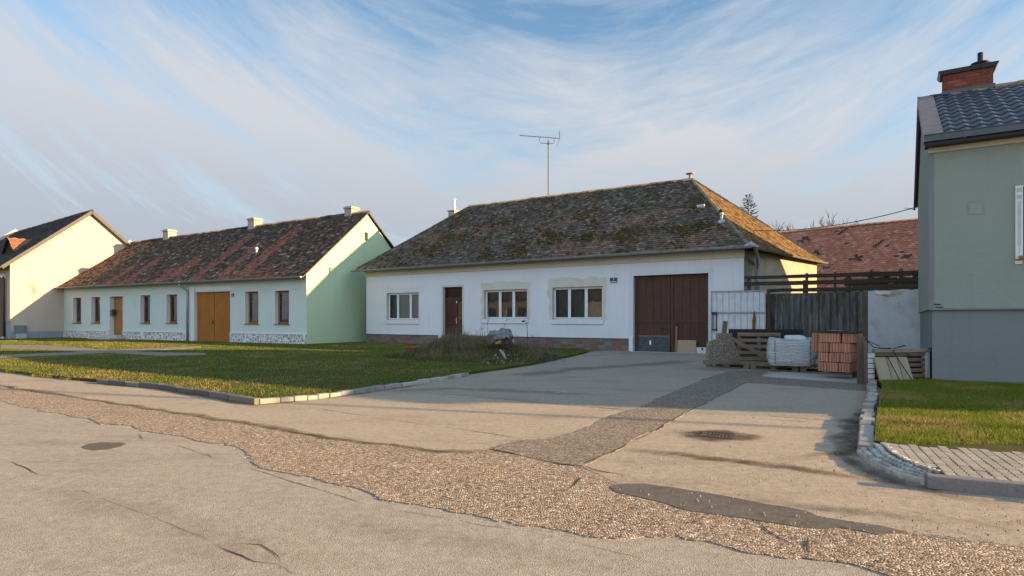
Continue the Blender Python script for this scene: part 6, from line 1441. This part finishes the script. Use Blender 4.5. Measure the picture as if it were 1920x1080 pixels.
# ---------------------------------------------------------------- trees far behind
def bare_tree(px, py, Y, spread, label, n=5):
    top = at(px, py, Y); base = V((top.x, top.y, 0)); m = MB(); t = thing('bare_tree', label, 'tree', base, 0, 'bare trees behind the roofs'); hT = top.z
    m.tube([(0, 0, 0), (.05, 0, hT*.3), (0, 0, hT*.55)], [.16, .12, .09], 7); m.build('trunk', M_bark, t, True); m = MB()
    def br(p, d, l, r, dep):
        q = p+d*l*.5+V((rnd(-.06, .06), rnd(-.06, .06), .03))*l; e = p+d*l; m.tube([p, q, e], [r, r*.8, r*.6], 4, cap=False)
        if dep:
            for k in range(random.choice((2, 3, 3))):
                nd = (d+V((rnd(-.75, .75), rnd(-.75, .75), rnd(-.1, .5)))).normalized(); br(e if random.random() < .6 else q, nd, l*rnd(.6, .8), max(r*.62, .016), dep-1)
    for k in range(7):
        a = k*.9+rnd(0, .5); br(V((0, 0, hT*rnd(.4, .55))), V((math.cos(a)*spread, math.sin(a)*spread, rnd(.7, 1.3))).normalized(), hT*.20, .06, n-1)
    m.build('crown', M_bark, t)
bare_tree(1546, 402, 48, .75, 'bare leafless tree rising above the barn ridge'); bare_tree(1492, 412, 50, .8, 'lower bare tree beside the end of the white house roof')
bare_tree(1452, 412, 47, .8, 'bare twiggy tree just right of the conifer')
top = at(1403, 366, 38); CT = thing('conifer', 'dark green conifer peeping over the sunlit hip of the roof', 'tree', (top.x, top.y, 0)); m = MB(); m.tube([(0, 0, 0), (0, 0, top.z*.97)], [.16, .02], 7); m.build('trunk', M_bark, CT, True); m = MB()
for k in range(330):
    z = top.z*(1-(k/330)**.9*.62); a = k*2.4; r = .12+(top.z-z)*.44; e = V((math.cos(a), math.sin(a), -.15+rnd(-.1, .25))).normalized(); L_ = r*rnd(.6, 1.15); b_ = V((0, 0, z))
    for i in range(int(4+L_*16)):
        t = rnd(.15, 1); p = b_+e*L_*t+V((0, 0, .12*t*t)); s = rnd(.05, .13); dd = (e+V((rnd(-.8, .8), rnd(-.8, .8), rnd(-.3, .6)))).normalized(); sd_ = dd.cross(V((rnd(-1, 1), rnd(-1, 1), 1))).normalized(); c = vary((.030, .055, .028), .5)
        m.face([p-sd_*s*.22, p+dd*s*.6-sd_*s*.3, p+dd*s*1.4, p+dd*s*.6+sd_*s*.3], 0, c)
m.build('crown', M_needle, CT)
# ---------------------------------------------------------------- cables
def catenary(a, b, sag, n=24): return [a.lerp(b, i/n)-V((0, 0, sag*4*(i/n)*(1-i/n))) for i in range(n+1)]
hp_ = MH_mat @ E1; hn = (MH_mat.to_3x3() @ ((E2-E1).cross(RG1-E1))).normalized(); k = V(((1412-960)/F, 1, (HZ-432)/F)); O = V((0, 0, H)); hit = O+k*((hp_-O).dot(hn)/k.dot(hn))
yr = (rP+FR.n*(DR-.25)).y; wa = rP+FR.n*(DR-.3)-FR.d*.07; wa.z = H+(HZ-388)/F*wa.y
m = MB(); m.tube(catenary(wa, hit, .22), .013, 6); m.tube([wa, wa+V((-.10, -.05, -.10)), wa+V((-.25, -.05, -.05)), wa+V((-.35, .02, -.03))], .008, 5); tag(m.build('service_cable', M_cable, None, True), 'thin black service cable from the sage house to the sunlit roof', 'cable')
ca_, cb_ = SUNSHIFT(gp(-60, 727), 5.0), SUNSHIFT(gp(1990, 826), 5.0)
m = MB(); m.tube(catenary(ca_, cb_, .04, 30), .055, 6); tag(m.build('street_cable', M_cable, None, True), 'overhead street cable whose shadow crosses the lane', 'cable')
# ---------------------------------------------------------------- light, sky, camera
sc_ = bpy.context.scene
L = bpy.data.lights.new('sun', 'SUN'); L.energy = 4.9; L.angle = math.radians(.5); L.color = (1.0, .69, .37)
so = bpy.data.objects.new('sun', L); C.objects.link(so); so.rotation_euler = SUN.to_track_quat('Z', 'Y').to_euler(); so.location = (20, -10, 20)
W_ = bpy.data.worlds.new('World'); sc_.world = W_; W_.use_nodes = True; nt = W_.node_tree; nt.nodes.clear()
t = T.__new__(T); t.nt = nt
sky = t.n('ShaderNodeTexSky', sky_type='NISHITA', sun_disc=False, sun_elevation=SUN_EL, sun_rotation=math.atan2(SUN.x, SUN.y), air_density=1.0, dust_density=.6, ozone_density=1.6, altitude=100)
gco = t.n('ShaderNodeTexCoord').outputs['Generated']
sx = t.n('ShaderNodeSeparateXYZ', {0: gco}); el = t.math('ARCSINE', sx.outputs[2]); az = t.math('ARCTAN2', sx.outputs[0], sx.outputs[1])
dv = t.math('SUBTRACT', az, .12); vp = t.math('SUBTRACT', el, t.math('MULTIPLY', t.math('MULTIPLY', dv, dv), .52))     # long cirrus fibres sag in an arc across the view
def streak(a, b, c, loc, det, ro, dist):
    q = t.n('ShaderNodeCombineXYZ', {0: t.math('MULTIPLY', az, a), 1: t.math('MULTIPLY', c, b), 2: loc}).outputs[0]
    return t.noise(1.0, det, ro, q, dist)
s1 = streak(2.2, 9.0, vp, 3.7, 8, .60, .9)
s2 = streak(5.5, 24.0, vp, 8.1, 8, .64, 1.1)
big = streak(1.9, 4.2, el, 5.2, 6, .55, .5)
elm = t.ramp(el, [(.0, 1.15), (.15, 1.05), (.26, .86), (.37, .58), (.47, .27), (.65, .22), (1.0, .3)])
cov = t.math('ADD', t.math('MULTIPLY', t.math('SUBTRACT', s1, .5), 1.55), t.math('MULTIPLY', t.math('SUBTRACT', s2, .5), .80))
cov = t.math('ADD', cov, t.math('MULTIPLY', t.math('SUBTRACT', big, .5), .9))
cov = t.math('ADD', t.math('ADD', cov, elm), t.math('MULTIPLY', sx.outputs[0], -.10))
cf = t.ramp(cov, [(.12, 0), (.48, .36), (1.0, .97)])
cc = t.ramp(el, [(0, CLD0), (.14, CLD1), (.30, CLD2), (.5, CLD3)])
cc = t.mix(1.0, cc, t.mix(t.math('ADD', t.math('MULTIPLY', sx.outputs[0], .8), .5, True), (.94, .95, .97), (1.05, 1.04, 1.02)), 'MULTIPLY')
base = t.mix(1.0, sky.outputs[0], SKYT, 'MULTIPLY')
fin = t.mix(cf, base, cc)
fin = t.mix(1.0, fin, t.ramp(sx.outputs[1], [(0, BEH_FILL), (.28, (1, 1, 1))]), 'MULTIPLY')
fin = t.mix(1.0, fin, t.mix(t.ramp(t.math('ADD', t.math('MULTIPLY', sx.outputs[1], .5), .5), [(.30, 1), (.62, 0)]), (1, 1, 1), BEH_FILL), 'MULTIPLY')
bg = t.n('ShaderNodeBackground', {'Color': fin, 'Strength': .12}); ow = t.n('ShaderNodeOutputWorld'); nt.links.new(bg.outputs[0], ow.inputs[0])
cam = bpy.data.cameras.new('camera'); co_ = bpy.data.objects.new('camera', cam); C.objects.link(co_); co_.location = (0, 0, H); co_.rotation_euler = (math.pi/2, 0, 0)
cam.sensor_width = 36; cam.lens = 36*F/1920; cam.shift_y = (HZ-540)/1920; cam.clip_end = 3000; cam.clip_start = .05; sc_.camera = co_
sc_.view_settings.view_transform = 'Standard'; sc_.view_settings.look = 'None'; sc_.view_settings.exposure = EXPO; sc_.view_settings.gamma = 1; sc_.view_settings.use_curve_mapping = False
